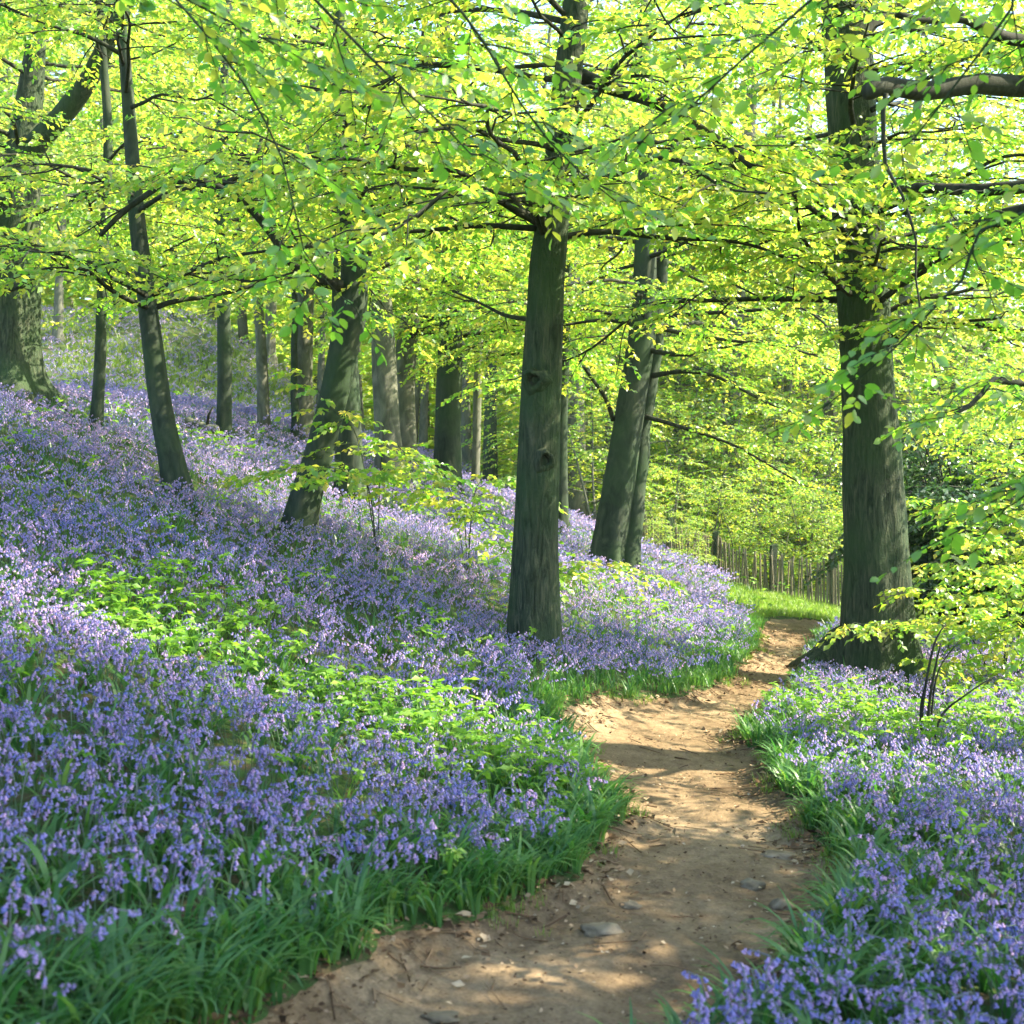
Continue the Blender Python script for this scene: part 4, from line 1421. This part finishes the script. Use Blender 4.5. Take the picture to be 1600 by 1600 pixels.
# strap leaves of the bluebells
mbL = MB()
TL0 = [tuft(rngb, 10, .36, .0095, 6, .05, (1.3, 2.7)) for _ in range(8)]
TL1 = [tuft(rngb, 8, .30, .008, 4, .06) for _ in range(6)]
TL2 = [tuft(rngb, 5, .26, .012, 2, .08, (.6, 1.6)) for _ in range(6)]
for (y0, y1, dens, T, sd) in ((2.0, 4.6, 75, TL0, 21), (4.6, 7.5, 60, TL0, 22), (7.5, 11.5, 48, TL1, 23), (11.5, 18., 30, TL2, 24), (18., 34., 12, TL2, 25)):
    x, y = scatter(y0, y1, dens, 1.3, sd)
    rr = np.random.default_rng(200 + sd)
    e = edge_dist(x, y)
    k = rr.random(len(x)) < (.55 + .45 * np.exp(-(np.maximum(e - .25, 0) / .35) ** 2))
    k &= ~((x > footx(y)) & (y > 17))
    x, y = x[k], y[k]
    P = np.stack([x, y, ground_z(x, y)], -1)
    n = len(x)
    replicate(mbL, T, P, rr.uniform(0, TAU, n), rr.uniform(.55, .95, n), rr.normal(0, .1, (n, 2)), rr.normal(0, .1, n), rr)
# dense fringe arching out over the path
for side, sd in ((0, 31), (1, 32)):
    rr = np.random.default_rng(sd)
    n = 1650
    y = rr.uniform(2.2, 18, n)
    off = rr.gamma(1.6, .08, n)
    x = pathL(y) - off if side == 0 else pathR(y) + off
    P = np.stack([x, y, ground_z(x, y)], -1)
    sc = rr.uniform(.45, .95, n) * np.where(y < 5, 1.0, .75) * (.9 if side else 1.)
    kp = rr.random(n) < sstep(-.75, .35, snoise(y * 1.5 + side * 4, y * .6, 0, 15)) * .85 + .15
    P, sc, y, n = P[kp], sc[kp], y[kp], int(kp.sum())
    nearI = y < 8
    replicate(mbL, TL0, P[nearI], rr.uniform(0, TAU, nearI.sum()), sc[nearI], rr.normal(0, .12, (nearI.sum(), 2)), rr.normal(0, .1, nearI.sum()), rr)
    replicate(mbL, TL1, P[~nearI], rr.uniform(0, TAU, (~nearI).sum()), sc[~nearI], rr.normal(0, .12, ((~nearI).sum(), 2)), rr.normal(.1, .1, (~nearI).sum()), rr)
o = mbL.build('bluebell_leaves', [M['blade']])
tag(o, kind='stuff')

# leafy herbs
mbH = MB()
H0 = [herb(rngb, 5) for _ in range(6)]
H1 = [herb(rngb, 4, True) for _ in range(6)]
for (y0, y1, dens, T, sd) in ((4.6, 9.8, 80, H0, 41), (9.8, 18, 22, H1, 42), (18, 34, 7, H1, 43)):
    x, y = scatter(y0, y1, dens, 1.3, sd)
    rr = np.random.default_rng(300 + sd)
    k = rr.random(len(x)) < .04 + .8 * green_patch(x, y)
    k &= edge_dist(x, y) > .15
    x, y = x[k], y[k]
    n = len(x)
    replicate(mbH, T, np.stack([x, y, ground_z(x, y)], -1), rr.uniform(0, TAU, n), rr.uniform(.8, 1.35, n) * (.8 + .2 * sstep(5.5, 7, y)) * (1 if y1 < 18 else 1.2), rr.normal(0, .08, (n, 2)), rr.normal(0, .1, n), rr)
o = mbH.build('leafy_undergrowth', [M['herb']])
tag(o, kind='stuff')

# grass: verge beyond the bend, thin fringe at the path edges
mbG = MB()
G0 = [tuft(rngb, 12, .085, .002, 3, .05, (.3, 1.6)) for _ in range(6)]
G1 = [tuft(rngb, 9, .12, .006, 2, .09, (.2, 1.4)) for _ in range(6)]
rr = np.random.default_rng(61)
x, y = rr.uniform(0.5, 16, 46000), rr.uniform(17, 38, 46000)
k = (x > footx(y) - .6 - .02 * (y - 18)) & ~in_path(x, y) & (edge_dist(x, y) > .05)
x, y = x[k], y[k]
n = len(x)
replicate(mbG, G1, np.stack([x, y, ground_z(x, y)], -1), rr.uniform(0, TAU, n), rr.uniform(.7, 1.3, n), rr.normal(0, .1, (n, 2)), rr.normal(.1, .15, n), rr)
for side in (0, 1):
    n = 1700
    y = rr.uniform(2.5, 17.5, n)
    off = rr.normal(.02, .07, n)
    x = pathL(y) - off if side == 0 else pathR(y) + off
    keep = snoise(y * 2.2, y * .7, side * 3, 5) > -.1
    x, y = x[keep], y[keep]
    n = len(x)
    replicate(mbG, G0, np.stack([x, y, ground_z(x, y) - .01], -1), rr.uniform(0, TAU, n), rr.uniform(.4, 1.0, n), rr.normal(0, .1, (n, 2)), rr.normal(0, .15, n), rr)
x, y = rr.uniform(-26, -4, 8000), rr.uniform(34, 60, 8000)
k = snoise(x * .3, y * .3, 0, 4) > -.2
x, y = x[k], y[k]
n = len(x)
replicate(mbG, G1, np.stack([x, y, ground_z(x, y)], -1), rr.uniform(0, TAU, n), rr.uniform(1.6, 3.0, n), rr.normal(0, .1, (n, 2)), rr.normal(.2, .15, n), rr)
o = mbG.build('grass', [M['grass']])
tag(o, kind='stuff')

# dry leaves, twigs and grit on the path
mbT = MB()
rr = np.random.default_rng(71)
n = 11000
y = 2.4 + 16 * rr.random(n) ** 1.5
uu = rr.random(n)
uu = np.where(rr.random(n) < .5, uu, np.where(rr.random(n) < .5, uu * .15, 1 - uu * .15))
x = pathL(y) * (1 - uu) + pathR(y) * uu
P = np.stack([x, y, ground_z(x, y) + .006], -1)
az = rr.uniform(0, TAU, n)
add_leaves(mbT, P, np.stack([np.cos(az), np.sin(az), rr.normal(0, .25, n)], -1), np.array((0, 0, 1.)) + rr.normal(0, .35, (n, 3)), rr.uniform(.006, .026, n), rr.random(n) ** 1.6, 'mid', 0)
# dead twigs and bigger leaves gather along the edges
for k in range(420):
    yy = 2.6 + 14 * rr.random() ** 1.4
    q = rr.random() * .22
    xx = (pathL(yy) + q) if rr.random() < .5 else (pathR(yy) - q)
    if rr.random() < .35:
        xx = pathL(yy) + rr.random() * (pathR(yy) - pathL(yy))
    a, l = rr.uniform(0, TAU), rr.uniform(.04, .22)
    t = np.linspace(-.5, .5, 4)
    X_, Y_ = xx + math.cos(a) * l * t, yy + math.sin(a) * l * t + rr.normal(0, .006, 4)
    tube(mbT, np.stack([X_, Y_, ground_z(X_, Y_) + .004], -1), np.array((.0035, .003, .0025, .0015)) * rr.uniform(.6, 1.5), 4, 0, tint=float(rr.uniform(0, .55)), cap=False)
n = 2600
y = 2.6 + 14 * rr.random(n) ** 1.3
q = rr.gamma(1.2, .09, n)
x = np.where(rr.random(n) < .5, pathL(y) + q - .06, pathR(y) - q + .06)
az = rr.uniform(0, TAU, n)
add_leaves(mbT, np.stack([x, y, ground_z(x, y) + .008], -1), np.stack([np.cos(az), np.sin(az), rr.normal(.1, .3, n)], -1), np.array((0, 0, 1.)) + rr.normal(0, .45, (n, 3)), rr.uniform(.025, .06, n), rr.random(n) ** 1.3, 'mid', 0)
o = mbT.build('leaf_litter', [M['litter']])
tag(o, kind='stuff')

# ------------------------------------------------------------------ far wood: reads as one mass
mbF = MB()
rr = np.random.default_rng(81)
n = 210000
y = 52 + 75 * rr.random(n) ** 1.6
x = rr.uniform(-1, 1, n) * (HALF * y + 8)
hmax = 17 + 4 * snoise(x * .12, y * .1, 0, 2) - 5.0 * sstep(.62, .95, x / (HALF * y)) - 2.5 * sstep(.75, 1, -x / (HALF * y))
z = ground_z(x, y) + hmax * rr.random(n) ** .8
keep = snoise(x * .35, z * .5, y * .3, 6) > -.35
x, y, z = x[keep], y[keep], z[keep]
n = len(x)
az = rr.uniform(0, TAU, n)
add_leaves(mbF, np.stack([x, y, z], -1), np.stack([np.cos(az), np.sin(az), rr.normal(-.1, .3, n)], -1), np.array((0, 0, 1.)) + rr.normal(0, .5, (n, 3)), rr.uniform(.35, .7, n), np.clip(rr.normal(.55, .22, n), 0, 1), 'mid', 1)
for k in range(90):
    yy = rr.uniform(50, 85)
    xx = rr.uniform(-1, 1) * (HALF * yy + 6)
    zz = float(ground_z(xx, yy))
    t = np.linspace(0, 1, 6)[:, None]
    tube(mbF, np.array((xx, yy, zz - .3)) + np.array((rr.normal(0, .8), 0, 15)) * t + rr.normal(0, .15, (6, 3)) * t, np.linspace(.24, .08, 6) * rr.uniform(.5, 1.2), 7, 0)
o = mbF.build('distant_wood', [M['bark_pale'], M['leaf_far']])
tag(o, kind='stuff')
# ------------------------------------------------------------------ spring haze in the wood
m, nt, out = newmat('pale_woodland_haze')
pv = N(nt, "ShaderNodeVolumePrincipled", Density=HAZE)
pv.inputs["Color"].default_value = (.93, .97, .95, 1)
pv.inputs["Anisotropy"].default_value = 0.2
nt.links.new(pv.outputs[0], out.inputs["Volume"])
mb = MB()
box(mb, (0, 60), 140, 75, -8.0, 52.0)
o = mb.build('haze', [m], smooth=False)
tag(o, kind='stuff')
print("FACES", sum(len(m.polygons) for m in bpy.data.meshes))
